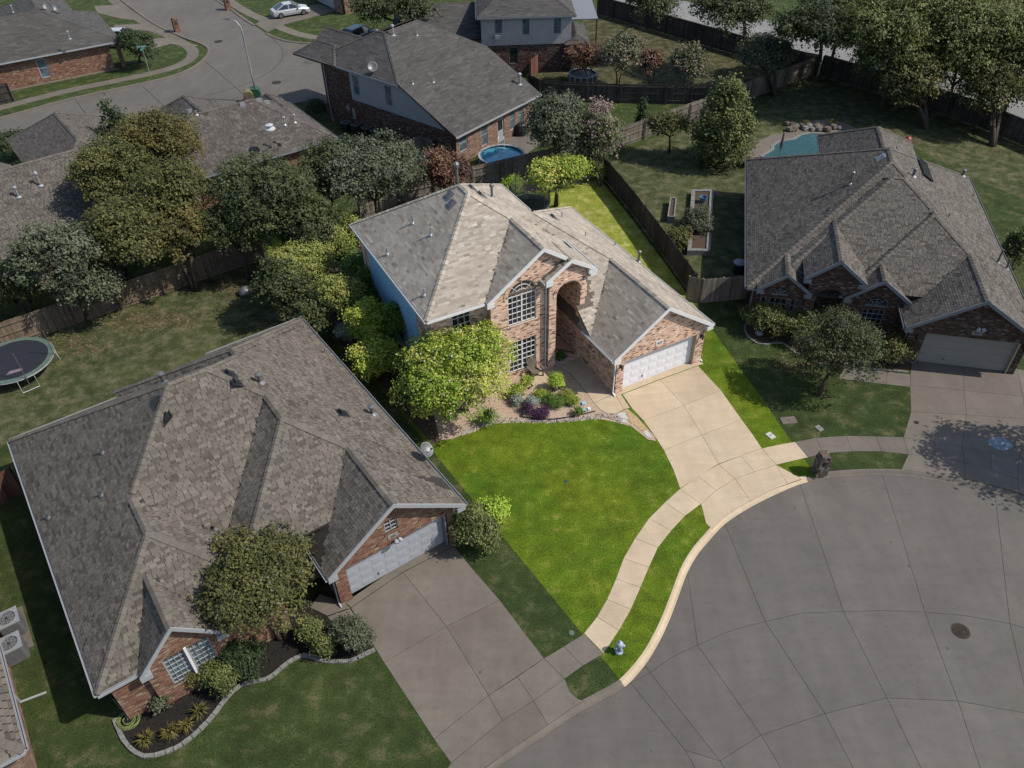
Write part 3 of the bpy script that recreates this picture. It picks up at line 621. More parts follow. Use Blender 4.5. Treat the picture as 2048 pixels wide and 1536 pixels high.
    def downspout(s, u, w, z0, z1, kick=(0, -.25), mat=None):
        m = MB(); m.bar((u, w, z1), (u, w, z0 + .12), .075, .055, (1, 0, 0)); m.bar((u, w, z0 + .14), (u + kick[0], w + kick[1], z0 + .05), .075, .055); m.build('downspout', mat or s.mats['trim'], s.o)
    def block(s, u0, u1, w0, w1, z0, z1, mat=None, name='wall'):
        return part_box(name, mat or s.mats['brick'], s.o, u0, u1, w0, w1, z0, z1)
    # ---- wall panel with real openings; p0->p1 runs left to right seen from outside
    def panel(s, p0, p1, outer, holes=(), mat=None, depth_=.11, name='wall', sill=True):
        p0 = Vector(p0); d = (Vector(p1) - p0).normalized(); nrm = Vector((d.y, -d.x)); m = MB()
        P = lambda a, z, k_=0: (p0.x + d.x * a - nrm.x * k_, p0.y + d.y * a - nrm.y * k_, z)
        loops = [[Vector((a, z, 0)) for a, z in outer]] + [[Vector((a, z, 0)) for a, z in h] for h in holes]
        flat = [q for l in loops for q in l]
        for t in tessellate_polygon(loops): m.face([P(flat[i].x, flat[i].y) for i in t])
        for h in holes:
            for i in range(len(h)): a, b = h[i - 1], h[i]; m.face([P(*a), P(*b), P(*b, depth_), P(*a, depth_)])
        return m.build(name, mat or s.mats['brick'], s.o)
    def window(s, p0, p1, a0, a1, z0, z1, cols, rows, frame='trim', glass='glass_dark', arch=False, back=.07, mullion=False, fw=.05, mw=.022, parent=None, sun=True):
        p0 = Vector(p0); d = (Vector(p1) - p0).normalized(); n = Vector((d.y, -d.x)); up = Vector((0, 0, 1))
        e = empty('window', (p0.x, p0.y, 0)); e.parent = s.o
        P = lambda a, z, k_: Vector((d.x * a + n.x * k_, d.y * a + n.y * k_, z)); N3 = Vector((n.x, n.y, 0))
        fr = MB(); mu = MB(); gl = MB(); k0 = -back
        def bar(mb, a, b, w_): mb.bar(P(*a, k0), P(*b, k0), w_, .045, N3)
        zt = z1; r = (a1 - a0) / 2; ac = (a0 + a1) / 2
        if arch:
            zs = z1 - r; pts = [(ac + r * math.cos(t), zs + r * math.sin(t)) for t in np.linspace(0, math.pi, 15)]
            for a, b in zip(pts, pts[1:]): bar(fr, a, b, fw)
            gl.face([P(a0, z0, k0 - .02), P(a1, z0, k0 - .02)] + [P(*q, k0 - .02) for q in pts])
            for rr in (.42, .72):
                q = [(ac + r * rr * math.cos(t), zs + r * rr * math.sin(t)) for t in np.linspace(0, math.pi, 11)]
                for a, b in zip(q, q[1:]): bar(mu, a, b, mw)
            for t in (.25, .5, .75): bar(mu, (ac, zs), (ac + r * math.cos(math.pi * t), zs + r * math.sin(math.pi * t)), mw)
            bar(fr, (a0, zs), (a1, zs), fw); zt = zs
        else:
            gl.face([P(a0, z0, k0 - .02), P(a1, z0, k0 - .02), P(a1, z1, k0 - .02), P(a0, z1, k0 - .02)]); bar(fr, (a0, z1 - fw / 2), (a1, z1 - fw / 2), fw)
        bar(fr, (a0, z0 + fw / 2), (a1, z0 + fw / 2), fw); bar(fr, (a0 + fw / 2, z0), (a0 + fw / 2, zt), fw); bar(fr, (a1 - fw / 2, z0), (a1 - fw / 2, zt), fw)
        if mullion: bar(fr, (ac, z0), (ac, zt), fw * 1.6)
        for i in range(1, cols):
            a = a0 + (a1 - a0) * i / cols
            if not (mullion and abs(a - ac) < .02): bar(mu, (a, z0), (a, zt), mw)
        for j in range(1, rows): z = z0 + (zt - z0) * j / rows; bar(mu, (a0, z), (a1, z), mw)
        fr.build('frame', s.mats[frame] if frame in s.mats else frame, e); gl.build('pane', glass, e)
        if mu.f: mu.build('muntin', s.mats[frame] if frame in s.mats else frame, e)
        return e
    def sill(s, p0, p1, a0, a1, z, mat=None, out=.05, h=.07):
        p0 = Vector(p0); d = (Vector(p1) - p0).normalized(); n = Vector((d.y, -d.x)); m = MB()
        a = p0 + d * a0; b = p0 + d * a1; m.bar((a.x + n.x * (out / 2 - .02), a.y + n.y * (out / 2 - .02), z - h / 2), (b.x + n.x * (out / 2 - .02), b.y + n.y * (out / 2 - .02), z - h / 2), out + .05, h); return m.build('sill', mat or s.mats['brick'], s.o)
    def garage_door(s, u0, u1, w, z1, mat, cols=8, rows=4, raised=True):
        e = empty('garage_door', (u0, w, .0)); e.parent = s.o; W_ = u1 - u0
        part_box('leaf', mat, e, 0, W_, .0, .05, .02, z1)
        pm = MB(); cw, ch = W_ / cols, (z1 - .02) / rows
        if raised:
            x0, x1, q0, q1 = .08, cw - .08, .10, ch - .10
            pm.hexa([(x0, .0, q0), (x1, .0, q0), (x1, .0, q1), (x0, .0, q1), (x0 + .04, -.010, q0 + .04), (x1 - .04, -.010, q0 + .04), (x1 - .04, -.010, q1 - .04), (x0 + .04, -.010, q1 - .04)])
        else:
            cw = W_; cols = 1; pm.hexa([(.02, 0, .025), (W_ - .02, 0, .025), (W_ - .02, 0, ch - .025), (.02, 0, ch - .025), (.04, -.02, .05), (W_ - .04, -.02, .05), (W_ - .04, -.02, ch - .05), (.04, -.02, ch - .05)])
        me = pm.mesh('panel', mat)
        for i in range(cols):
            for j in range(rows): o = link('panel', me, e); o.location = (i * cw, -.003, .02 + j * ch)
        h = MB(); h.box(W_ * .3, W_ * .3 + .05, -.06, -.003, .34, .48); h.build('handle', 'metal_grey', e); return e
    def pipe(s, u, w, zroof, h=.5, r=.06, cap=False, mat='metal_grey', base=True):
        e = empty('vent_pipe', (u, w, zroof)); e.parent = s.o; m = MB()
        m.lathe([(r, -.2), (r, h), (r * .6, h)], 10)
        if cap: m.lathe([(r * 1.15, h * .88), (r * 2.0, h * .94), (r * 1.9, h * 1.06), (r * .7, h * 1.14)], 10)
        m.build('pipe', mat, e)
        if base: f = MB(); f.lathe([(r * 2.8, .0), (r * 2.2, .035), (r * 1.1, .10)], 10); f.build('flashing', mat, e)
    def boxvent(s, u, w, zroof, slope, mat='metal_grey'):
        e = empty('roof_vent', (u, w, zroof)); e.parent = s.o; d = Vector(slope).normalized(); up = Vector((0, 0, 1)); sd = d.cross(up).normalized(); n = sd.cross(d)
        m = MB(); f = lambda a, b, c: tuple(sd * a + d * b + n * c)
        m.hexa([f(-.2, -.2, 0), f(.2, -.2, 0), f(.2, .22, 0), f(-.2, .22, 0), f(-.17, -.2, .17), f(.17, -.2, .17), f(.17, .16, .07), f(-.17, .16, .07)]); m.build('hood', mat, e)
        q = MB(); q.hexa([f(-.28, -.3, .01), f(.28, -.3, .01), f(.28, .3, .01), f(-.28, .3, .01), f(-.28, -.3, .028), f(.28, -.3, .028), f(.28, .3, .028), f(-.28, .3, .028)]); q.build('flashing', mat, e)
    def lantern(s, u, w, z):
        e = empty('wall_lantern', (u, w, z)); e.parent = s.o; m = MB(); m.box(-.05, .05, -.03, 0, -.12, .12); m.bar((0, 0, .08), (0, -.16, .12), .02, .02); m.lathe([(.01, .22), (.09, .13), (.075, .10)], 6, (0, -.17, 0)); m.lathe([(.05, -.14), (.02, -.18)], 6, (0, -.17, 0)); m.build('bracket', 'metal_dark', e)
        g = MB(); g.lathe([(.05, -.13), (.075, .10)], 6, (0, -.17, 0)); g.build('glass', 'glass_dark', e)
    def plaque(s, u0, u1, w, z0, z1, text, mat='plaque'):
        e = empty('house_number', ((u0 + u1) / 2, w, z0)); e.parent = s.o; W_ = u1 - u0; H_ = z1 - z0; part_box('plate', mat, e, -W_ / 2, W_ / 2, -.03, .02, 0, H_)
        c = bpy.data.curves.new('digits', 'FONT'); c.body = text; c.size = H_ * .62; c.align_x = 'CENTER'; c.align_y = 'CENTER'; c.extrude = .004
        t = bpy.data.objects.new('tmp_text', c); COL.objects.link(t); dg = bpy.context.evaluated_depsgraph_get(); me = bpy.data.meshes.new_from_object(t.evaluated_get(dg)); bpy.data.objects.remove(t)
        me.materials.clear(); me.materials.append(MAT['ink']); o = link('digits', me, e); o.rotation_euler = (R(90), 0, 0); o.location = (0, -.036, H_ / 2)
def rect(a0, a1, z0, z1): return [(a0, z0), (a1, z0), (a1, z1), (a0, z1)]
def archp(a0, a1, z0, z1, n=14):
    r = (a1 - a0) / 2; c = (a0 + a1) / 2; zs = z1 - r; return [(a0, z0), (a1, z0)] + [(c + r * math.cos(t), zs + r * math.sin(t)) for t in np.linspace(0, math.pi, n)]

# ------------------------------------------------------------------ main two-storey house
H = House('two_storey_brick_house', 'pale pink brick two-storey house with arched window, tan shingles and white garage door', 6.17, 33.16, .48, dict(brick='brick_main', trim='trim_white', shingle='shingle_main', deck='deck_main'))
ZU, PU = 5.75, .70
H.hip(-9.6, .42, 4.1, 15.25, ZU, PU)                                # upper roof
zz_ = 2.72 + .70 * 6.5                                              # low wing
H.S.append(dict(F=[[(-.46, 2.2, 2.72), (5.7, 2.2, 2.72), (-.46, 8.36, 7.032)], [(5.7, 2.2, 2.72), (5.7, 15.2, 2.72), (-.8, 8.7, zz_)], [(5.7, 15.2, 2.72), (0, 15.2, 2.72), (0, 9.5, 6.71)], [(-.9, 2.2, 2.72), (-.46, 2.2, 2.72), (-.46, 3.78, 3.826), (-.9, 3.78, 3.826)],
     [(-1.9, 7.0, 6.08), (-.46, 7.0, 6.08), (-.46, 8.36, 7.032), (-.8, 8.7, zz_), (-1.9, 8.7, zz_)]],
     H=[((5.7, 2.2, 2.72), (-.8, 8.7, zz_)), ((5.7, 15.2, 2.72), (-.8, 8.7, zz_))], h=lambda u, w: 2.72 + .70 * min(5.7 - u, w - 2.2, 15.2 - w) if (-.46 < u < 5.7 and 2.2 < w < 15.2) else -9, clipw=None))
H.gable(-6.3, .42, 3.85, 9.0, ZU, PU, dz=-.004)                     # big front gable
H.gable(-2.95, .12, 3.58, 5.6, 6.15, .62, dz=-.008)                 # entry tower gable
H.gable(-.92, 5.7, -.18, 6.5, 2.72, PU, dz=-.012)                   # garage gable
H.finish_roof(tw=.34, th=.135, thick=.011, singles=300, jit=.45, tvar=.15)
H.gutter(((-9.6, 15.25), (-9.6, 4.1), ZU, (-1, 0)), ((-9.6, 4.1), (-6.35, 4.1), ZU, (0, -1)), ((.42, 15.25), (.42, 11.4), ZU, (1, 0)), ((-2.95, 4.05), (-2.95, 3.6), 6.14, (-1, 0)), ((.12, 6.8), (.12, 3.6), 6.14, (1, 0)),
         ((-.92, 3.0), (-.92, -.18), 2.72, (-1, 0)), ((5.7, -.18), (5.7, 15.2), 2.72, (1, 0)), ((3.6, 15.2), (5.7, 15.2), 2.72, (0, 1)))
# backing volumes
H.block(-9.2, -.0, 6.45, 14.9, 0, 5.7, name='wall'); H.block(-9.2, -2.3, 4.75, 6.44, 0, 5.7); H.block(.06, 5.3, 2.9, 14.8, 0, 2.75); H.block(-.4, 5.3, .35, 2.88, 0, 2.7); H.block(-.48, -.02, 4.1, 6.44, 0, 5.7)
H.block(-5.95, -2.6, 4.36, 4.74, 0, 5.7)
# left side: blue-grey siding over brick at the front corner
H.panel((-9.22, 13.9), (-9.22, 6.6), rect(0, 7.3, .1, 5.6), mat='siding_blue', name='siding'); H.panel((-9.21, 14.9), (-9.21, 4.63), rect(0, 10.27, 0, 5.6))
H.panel((-9.2, 4.63), (-6.0, 4.63), rect(0, 3.2, 0, 5.6), [rect(1.2, 2.3, 4.0, 5.3)]); H.window((-9.2, 4.63), (-6.0, 4.63), 1.2, 2.3, 4.0, 5.3, 3, 3)
# gable front
gw = 4.08; a = (-6.0, gw); b = (-2.5, gw)
big = archp(1.02, 2.74, 3.70, 6.36); low_ = rect(1.02, 2.74, .40, 2.50)
H.panel(a, b, [(0, 0), (3.5, 0), (3.5, 7.66), (3.06, 7.98), (0, 5.84)], [big, low_], depth_=.13)
H.panel((-2.5, gw), (.2, gw), [(0, 5.3), (2.7, 5.3), (2.7, 5.72), (0, 7.66)])
H.window(a, b, 1.02, 2.74, 3.70, 6.36, 6, 5, arch=True, mullion=True, fw=.05, mw=.022); H.window(a, b, 1.02, 2.74, .40, 2.50, 6, 6, mullion=True, fw=.05, mw=.022)
H.sill(a, b, .95, 2.81, 3.70); H.sill(a, b, .95, 2.81, .40); H.panel((-6.0, 4.63), (-6.0, gw), rect(0, .55, 0, 5.6))
m = MB()   # arched brick surround standing proud
r = .86; c0 = -6.0 + 1.88; zs = 6.36 - r
pts = [(c0 + (r + .06) * math.cos(t), zs + (r + .06) * math.sin(t)) for t in np.linspace(0, math.pi, 17)]; pts2 = [(c0 + (r + .26) * math.cos(t), zs + (r + .26) * math.sin(t)) for t in np.linspace(0, math.pi, 17)]
for i in range(16): m.hexa([(pts[i][0], gw - .03, pts[i][1]), (pts[i + 1][0], gw - .03, pts[i + 1][1]), (pts[i + 1][0], gw + .02, pts[i + 1][1]), (pts[i][0], gw + .02, pts[i][1]), (pts2[i][0], gw - .03, pts2[i][1]), (pts2[i + 1][0], gw - .03, pts2[i + 1][1]), (pts2[i + 1][0], gw + .02, pts2[i + 1][1]), (pts2[i][0], gw + .02, pts2[i][1])])
m.build('arch_course', 'brick_main', H.o)
# entry tower
tw_ = 3.78; a = (-2.62, tw_); b = (-.34, tw_)
H.panel(a, b, [(0, 0), (2.28, 0), (2.28, 6.35), (1.2, 7.0), (0, 6.28)], [archp(.45, 1.98, .02, 5.62)], depth_=.40)
H.panel((-2.62, 4.6), (-2.62, tw_), rect(0, .82, 0, 6.25)); H.panel((-.34, tw_), (-.34, 6.4), rect(0, 2.62, 3.4, 6.2))
t2 = MB(); r = .765; c0 = -2.62 + 1.215; zs = 5.62 - r
pts = [(c0 + (r + .05) * math.cos(t), zs + (r + .05) * math.sin(t)) for t in np.linspace(0, math.pi, 17)]; pts2 = [(c0 + (r + .22) * math.cos(t), zs + (r + .22) * math.sin(t)) for t in np.linspace(0, math.pi, 17)]
for i in range(16): t2.hexa([(pts[i][0], tw_ - .03, pts[i][1]), (pts[i + 1][0], tw_ - .03, pts[i + 1][1]), (pts[i + 1][0], tw_ + .02, pts[i + 1][1]), (pts[i][0], tw_ + .02, pts[i][1]), (pts2[i][0], tw_ - .03, pts2[i][1]), (pts2[i + 1][0], tw_ - .03, pts2[i + 1][1]), (pts2[i + 1][0], tw_ + .02, pts2[i + 1][1]), (pts2[i][0], tw_ + .02, pts2[i][1])])
t2.build('arch_course', 'brick_main', H.o)
# recess behind the arch
H.panel((-2.3, 6.4), (-.50, 6.4), rect(0, 1.8, 0, 5.95), [rect(.15, 1.05, .05, 2.2), rect(.25, .85, 3.3, 4.7)], name='recess_wall'); H.panel((-.50, 6.4), (-.50, 4.19), rect(0, 2.21, 0, 5.95), name='recess_wall'); H.panel((-2.28, 4.19), (-2.28, 6.4), rect(0, 2.21, 0, 5.95), name='recess_wall')
H.window((-2.3, 6.4), (-.50, 6.4), .25, .85, 3.3, 4.7, 2, 4)
dr = empty('front_door', (-2.15, 6.40, .05)); dr.parent = H.o; part_box('leaf', 'chair_brown', dr, .02, .88, 0, .05, 0, 2.12); part_box('knob', 'metal_dark', dr, .76, .82, -.07, 0, 1.0, 1.06); H.block(-1.22, -1.15, 6.3, 6.35, .0, 2.25, 'trim_white', 'door_casing')
m = MB(); m.prism([(-2.27, 4.2), (-.52, 4.2), (-.52, 6.39), (-2.27, 6.39)], .0, .03); m.build('porch_floor', 'brick_main', H.o)
H.block(-2.6, -.36, 4.2, 6.42, 5.96, 6.0, 'trim_white', 'porch_ceiling')
# garage
a = (-.55, .0); b = (5.4, .0); d0, d1 = .55, 5.43
H.panel((-.55, .05), (5.4, .05), [(0, 0), (5.95, 0), (5.95, 2.7), (2.95, 4.72), (0, 2.7)], [rect(.50, 5.42, 0, 2.18)], depth_=.28)
H.panel((-.55, 4.18), (-.55, .05), [(0, 0), (4.13, 0), (4.13, 2.62), (2.05, 2.62), (.42, 3.74), (0, 3.74)]); H.panel((5.4, .05), (5.4, 14.8), rect(0, 14.75, 0, 2.62))
H.block(4.80, 4.865, .04, .30, 0, 2.16, 'trim_tan', 'jamb'); H.garage_door(-.04, 4.80, .30, 2.14, 'door_white')
m = MB()   # soldier course over the door
for i in range(56): m.box(-.42 + i * .1, -.42 + i * .1 + .085, .03, .06, 2.20, 2.41)
m.build('soldier_course', 'brick_main', H.o, kind='stuff')
H.lantern(-.32, .05, 1.95); H.lantern(5.12, .05, 1.95); H.plaque(1.92, 2.42, .05, 2.50, 2.78, '4029')
H.downspout(-.62, .12, 0, 2.6); H.downspout(-2.70, 4.0, 0, 5.7); H.downspout(-9.3, 14.6, 0, 5.5)
H.downspout(5.45, .25, 0, 2.6, (.0, -.3))
hz = lambda u, w: max(S['h'](u, w) for S in H.S)
for px, py, zz, h, r_, cap in ((826, 446, 7.2, .45, .05, 0), (862, 470, 7.6, .45, .05, 0), (775, 508, 6.5, .4, .05, 0), (849, 590, 6.5, .4, .05, 0), (984, 395, 7.4, .75, .07, 1), (1277, 523, 3.2, .7, .07, 1), (1171, 473, 4, .3, .035, 0), (1124, 435, 4.6, .35, .035, 0), (1230, 491, 3.2, .3, .035, 0)):
    for _ in range(8): u, w = H.loc(px, py, zz); zz = hz(u, w) if hz(u, w) > 0 else zz
    H.pipe(u, w, zz, h, r_, cap, 'metal_pale' if not cap else 'metal_grey')
H.pipe(-4.3, 11.2, 8.6, 1.3, .09, True)
for u, w, sl in ((-5.3, 10.2, (-1, 0, -.7)), (-5.5, 9.5, (-1, 0, -.7)), (-3.7, 10.5, (1, 0, -.7)), (-3.5, 9.8, (1, 0, -.7)), (.95, 9.4, (1, 0, -.7))): H.boxvent(u, w, hz(u, w), sl)
MAIN = H

# ------------------------------------------------------------------ near left house
H = House('one_storey_red_brick_house', 'red brick one-storey house with grey door in the left foreground', -7.02, 20.15, .61, dict(brick='brick_red', trim='trim_grey', shingle='shingle_left', deck='deck_dark'))
H.hip(-9.88, 5.62, 2.2, 16.0, 2.7, .70)
H.hip(-9.88, -2.4, 0.0, 12.0, 2.7, .70, dz=-.004)
H.hip(-4.8, 5.62, .3, 16.6, 2.7, .70, dz=-.006, clipw=1.5)
H.gable(-1.0, 5.62, -.45, 6.0, 2.7, .70, dz=-.010)
H.gable(-8.45, -5.15, -.30, 4.0, 2.70, 1.10, dz=-.003)
H.hip(.1, 5.6, 12.0, 16.75, 2.7, .25, dz=-.002)
H.finish_roof(tw=.26, th=.135, gap=.03, thick=.012, singles=300, jit=.5, tvar=.26)
H.gutter(((-9.88, 16.0), (-9.88, 0.0), 2.7, (-1, 0)), ((-9.88, 0.0), (-8.4, 0.0), 2.7, (0, -1)), ((-5.2, .0), (-2.4, .0), 2.7, (0, -1)), ((-1.0, 2.6), (-1.0, -.45), 2.7, (-1, 0)), ((5.62, -.45), (5.62, 16.75), 2.7, (1, 0)), ((.1, 16.0), (-9.88, 16.0), 2.7, (0, 1)), ((5.62, 16.75), (.1, 16.75), 2.7, (0, 1)), ((-2.3, 1.5), (-1.0, 1.5), 3.5, (0, -1)))
H.block(-9.5, 5.25, 2.7, 15.6, 0, 2.6); H.block(-9.5, -2.8, .9, 2.69, 0, 2.65); H.block(-.6, 5.25, .35, 2.69, 0, 2.6); H.block(-2.8, -.61, 1.9, 2.69, 0, 3.4)
H.panel((-9.5, .2), (-8.25, .2), rect(0, 1.25, 0, 2.6)); H.panel((-5.35, .2), (-2.8, .2), rect(0, 2.55, 0, 2.6))
a = (-8.25, -.04); b = (-5.35, -.04)
H.panel(a, b, [(0, 0), (2.9, 0), (2.9, 2.72), (1.45, 4.28), (0, 2.72)], [rect(.66, 1.48, .93, 2.67), rect(1.60, 2.42, .93, 2.67)])
for q in (.66, 1.60): H.window(a, b, q, q + .82, .93, 2.67, 4, 6, glass='glass_teal', fw=.05, mw=.018)
H.block(-6.76, -6.66, -.10, -.03, .9, 2.75, 'trim_white', 'mullion'); H.sill(a, b, .58, 2.50, .93); H.panel((-8.25, .25), (-8.25, -.04), rect(0, .29, 0, 2.75)); H.panel((-5.35, -.04), (-5.35, .25), rect(0, .29, 0, 2.75))
H.panel((-9.5, 15.6), (-9.5, .2), rect(0, 15.4, 0, 2.6)); H.panel((-2.8, .2), (-2.8, 1.9), rect(0, 1.7, 0, 2.6))
H.panel((-.62, .0), (5.24, .0), [(0, 0), (5.86, 0), (5.86, 2.65), (2.95, 4.72), (0, 2.65)], [rect(.55, 5.5, 0, 2.16), rect(2.55, 3.15, 2.95, 3.68)], depth_=.24)
H.window((-.62, .0), (5.24, .0), 2.55, 3.15, 2.95, 3.68, 2, 3, mw=.03); H.sill((-.62, 0), (5.24, 0), 2.5, 3.2, 2.95)
H.panel((-.62, 3.0), (-.62, .0), rect(0, 3.0, 0, 2.6)); H.panel((5.24, .0), (5.24, 15.6), rect(0, 15.6, 0, 2.6))
H.block(4.74, 4.80, .0 - .01, .26, 0, 2.14, 'trim_cool', 'jamb'); H.garage_door(-.12, 4.73, .26, 2.13, 'door_grey')
m = MB()
for i in range(57): m.box(-.50 + i * .1, -.50 + i * .1 + .085, -.03, .01, 2.18, 2.38)
m.build('soldier_course', 'brick_red', H.o, kind='stuff')
H.plaque(1.98, 2.48, .0, 2.52, 2.72, '4025', 'plaque_grey')
m = MB(); m.lathe([(.03, 0), (.09, .05), (.11, .2)], 8, (2.30, -.08, 2.42), axis=(-.4, -1, -.6)); m.lathe([(.03, 0), (.09, .05), (.11, .2)], 8, (2.42, -.08, 2.42), axis=(.4, -1, -.6)); m.build('floodlight', 'metal_pale', H.o)
H.downspout(-.68, .12, 0, 2.6); H.downspout(-9.55, .6, 0, 2.6, (0, -.35), 'trim_cool')
hz = lambda u, w: max(S['h'](u, w) for S in H.S)
def drop(px, py, zz):
    for _ in range(10):
        u, w = H.loc(px, py, zz); q = hz(u, w)
        if q > 0: zz = q
    return u, w, zz
for px, py, h, r_, cap in ((329, 768, .55, .09, 1), (521, 765, .5, .09, 1), (745, 828, .5, .09, 1), (206, 905, .35, .045, 0), (204, 990, .3, .045, 0), (98, 1035, .3, .045, 0), (430, 1058, .25, .045, 0), (616, 809, .25, .03, 0), (650, 705, .25, .03, 0)):
    H.pipe(*drop(px, py, 4.5), h, r_, cap, 'metal_grey')
for px, py, sl in ((313, 805, (-1, 0, -.7)), (330, 830, (-1, 0, -.7)), (460, 748, (1, 0, -.7)), (475, 766, (1, 0, -.7)), (685, 827, (1, 0, -.7))): H.boxvent(*drop(px, py, 6), sl, 'metal_dark')
LEFT = H

# ------------------------------------------------------------------ right house
H = House('one_storey_brown_brick_house', 'dark brown brick one-storey house with three small front gables beyond the lawn on the right', 23.27, 35.51, -.23, dict(brick='brick_brown', trim='trim_cool', shingle='shingle_right', deck='deck_dark'))
H.hip(-9.86, 5.58, 1.5, 18.7, 2.7, .65)
H.hip(-9.3, 5.58, .75, 15.0, 2.7, .65, dz=-.004, clipw=1.5)
H.hip(-5.3, 5.58, .35, 14.0, 2.7, .65, dz=-.006, clipw=1.4)
H.gable(-1.33, 5.58, -.85, 6.0, 2.7, .65, dz=-.010)
H.hip(-4.4, 2.5, 12, 24.1, 2.7, .70, dz=-.002)
H.gable(-9.3, -6.2, 1.20, 4.5, 2.85, .76, dz=-.003)
H.gable(-6.9, -3.5, .95, 6.0, 4.05, .80, dz=-.003)
H.gable(-4.45, -.75, 1.05, 4.5, 2.95, .76, dz=-.003)
H.finish_roof(tw=.26, th=.135, gap=.03, thick=.013, singles=300, jit=.5, tvar=.26)
H.gutter(((-9.86, 18.7), (-9.86, 1.5), 2.7, (-1, 0)), ((-9.86, 1.5), (-9.2, 1.5), 2.7, (0, -1)), ((-4.7, 1.4), (-4.2, 1.4), 2.9, (0, -1)), ((-1.33, 1.5), (-1.33, -.85), 2.7, (-1, 0)), ((5.58, -.85), (5.58, 18.7), 2.7, (1, 0)), ((-4.4, 24.1), (-4.4, 18.7), 2.7, (-1, 0)))
H.block(-9.4, 5.2, 2.6, 18.3, 0, 2.6); H.block(-.9, 5.2, .3, 2.59, 0, 2.6); H.block(-4.0, 2.1, 18.31, 23.7, 0, 2.6)
H.panel((-9.4, 1.8), (-9.0, 1.8), rect(0, .4, 0, 2.6)); H.panel((-9.0, 1.8), (-9.0, 1.44), rect(0, .36, 0, 2.7)); a = (-9.4, 1.44); b = (-6.5, 1.44)
H.panel(a, b, [(.4, 0), (2.9, 0), (2.9, 2.85), (1.65, 3.8), (.4, 2.85)], [rect(.45, .75, .5, 2.2), rect(.95, 1.95, .5, 2.2), rect(2.15, 2.45, .5, 2.2), archp(.95, 1.95, 2.38, 2.95)])
H.window(a, b, .95, 1.95, .5, 2.2, 3, 4, mw=.03); H.window(a, b, .45, .75, .5, 2.2, 1, 4, mw=.03); H.window(a, b, 2.15, 2.45, .5, 2.2, 1, 4, mw=.03); H.window(a, b, .95, 1.95, 2.37, 2.95, 1, 1, arch=True, mw=.03)
a = (-6.5, 1.25); b = (-3.9, 1.25)
H.panel(a, b, [(0, 0), (2.6, 0), (2.6, 4.15), (1.3, 5.15), (0, 4.15)], [archp(.55, 2.05, .02, 3.35)], depth_=.5); H.block(-5.33, -5.07, 1.31, 1.36, 3.40, 3.75, 'trim_cool', 'keystone')
H.panel((-6.5, 2.6), (-6.5, 1.35), rect(0, 1.25, 0, 4.1)); H.panel((-3.9, 1.35), (-3.9, 3), rect(0, 1.65, 0, 4.1)); H.block(-6.4, -4.0, 2.5, 2.58, 0, 4.0, 'brick_brown')
a = (-4.3, 1.34); b = (-.9, 1.34)
H.panel(a, b, [(0, 0), (3.4, 0), (3.4, 2.75), (1.7, 4.05), (0, 2.75)], [rect(1.1, 2.3, .5, 2.2), archp(1.1, 2.3, 2.35, 3.05)])
H.window(a, b, 1.1, 2.3, .5, 2.2, 4, 5, mw=.03); H.window(a, b, 1.1, 2.3, 2.34, 3.05, 1, 1, arch=True, mw=.03)
H.panel((-.92, -.4), (5.2, -.4), [(0, 0), (6.12, 0), (6.12, 2.65), (3.05, 4.6), (0, 2.65)], [rect(.9, 5.75, 0, 2.17)], depth_=.2)
H.panel((-.92, 3), (-.92, -.4), rect(0, 3.4, 0, 2.6)); H.panel((5.2, -.4), (5.2, 18), rect(0, 18.4, 0, 2.6)); H.panel((-9.4, 18.3), (-9.4, 1.8), rect(0, 16.5, 0, 2.6))
H.block(4.76, 4.82, -.41, -.2, 0, 2.15, 'trim_tan', 'jamb'); H.garage_door(-.02, 4.76, -.2, 2.15, 'door_tan', raised=False)
H.plaque(2.2, 2.72, -.4, 2.42, 2.68, '4033', 'plaque_grey'); H.lantern(-.45, -.4, 1.9); H.lantern(5.05, -.4, 1.9)
m = MB(); m.lathe([(.03, 0), (.09, .05), (.11, .2)], 8, (2.45, -.46, 2.95), axis=(-.5, -1, -.5)); m.lathe([(.03, 0), (.09, .05), (.11, .2)], 8, (2.6, -.46, 2.95), axis=(.5, -1, -.5)); m.build('floodlight', 'metal_light', H.o)
H.downspout(-1.0, -.3, 0, 2.6, (.35, -.3)); H.downspout(-6.45, 1.3, 0, 2.7); H.downspout(-9.45, 1.75, 0, 2.6); H.downspout(-4.25, 1.7, 0, 2.7)
hz = lambda u, w: max(S['h'](u, w) for S in H.S)
for px, py, h, r_, cap in ((1700, 368, .75, .07, 1), (1826, 353, .5, .08, 1), (1925, 352, .45, .08, 1), (1614, 340, .25, .035, 0), (1663, 340, .25, .035, 0), (1512, 391, .25, .035, 0), (1660, 420, .25, .035, 0), (1946, 393, .25, .035, 0), (1897, 434, .25, .035, 0), (1995, 525, .9, .06, 0), (2012, 538, .7, .06, 0)): H.pipe(*drop(px, py, 4.5), h, r_, cap)
for px, py, sl in ((1753, 304, (-1, 0, -.7)), (1762, 315, (-1, 0, -.7)), (1795, 300, (1, 0, -.7)), (1800, 314, (1, 0, -.7))): H.boxvent(*drop(px, py, 6), sl, 'metal_pale')
u, w, z = drop(1848, 340, 5)
sp = MB(); nn = Vector((.65, 0, 1)).normalized(); e1 = Vector((0, 1, 0)); e2 = Vector((1, 0, -.65)).normalized()
f = lambda a, b, c: tuple(Vector((u, w, z)) + e1 * a + e2 * b + nn * c)
sp.hexa([f(-1.3, -.4, .06), f(1.3, -.4, .06), f(1.3, .4, .06), f(-1.3, .4, .06), f(-1.3, -.4, .14), f(1.3, -.4, .14), f(1.3, .4, .14), f(-1.3, .4, .14)]); sp.build('solar_panel', 'solar_panel', H.o)
RIGHT = H

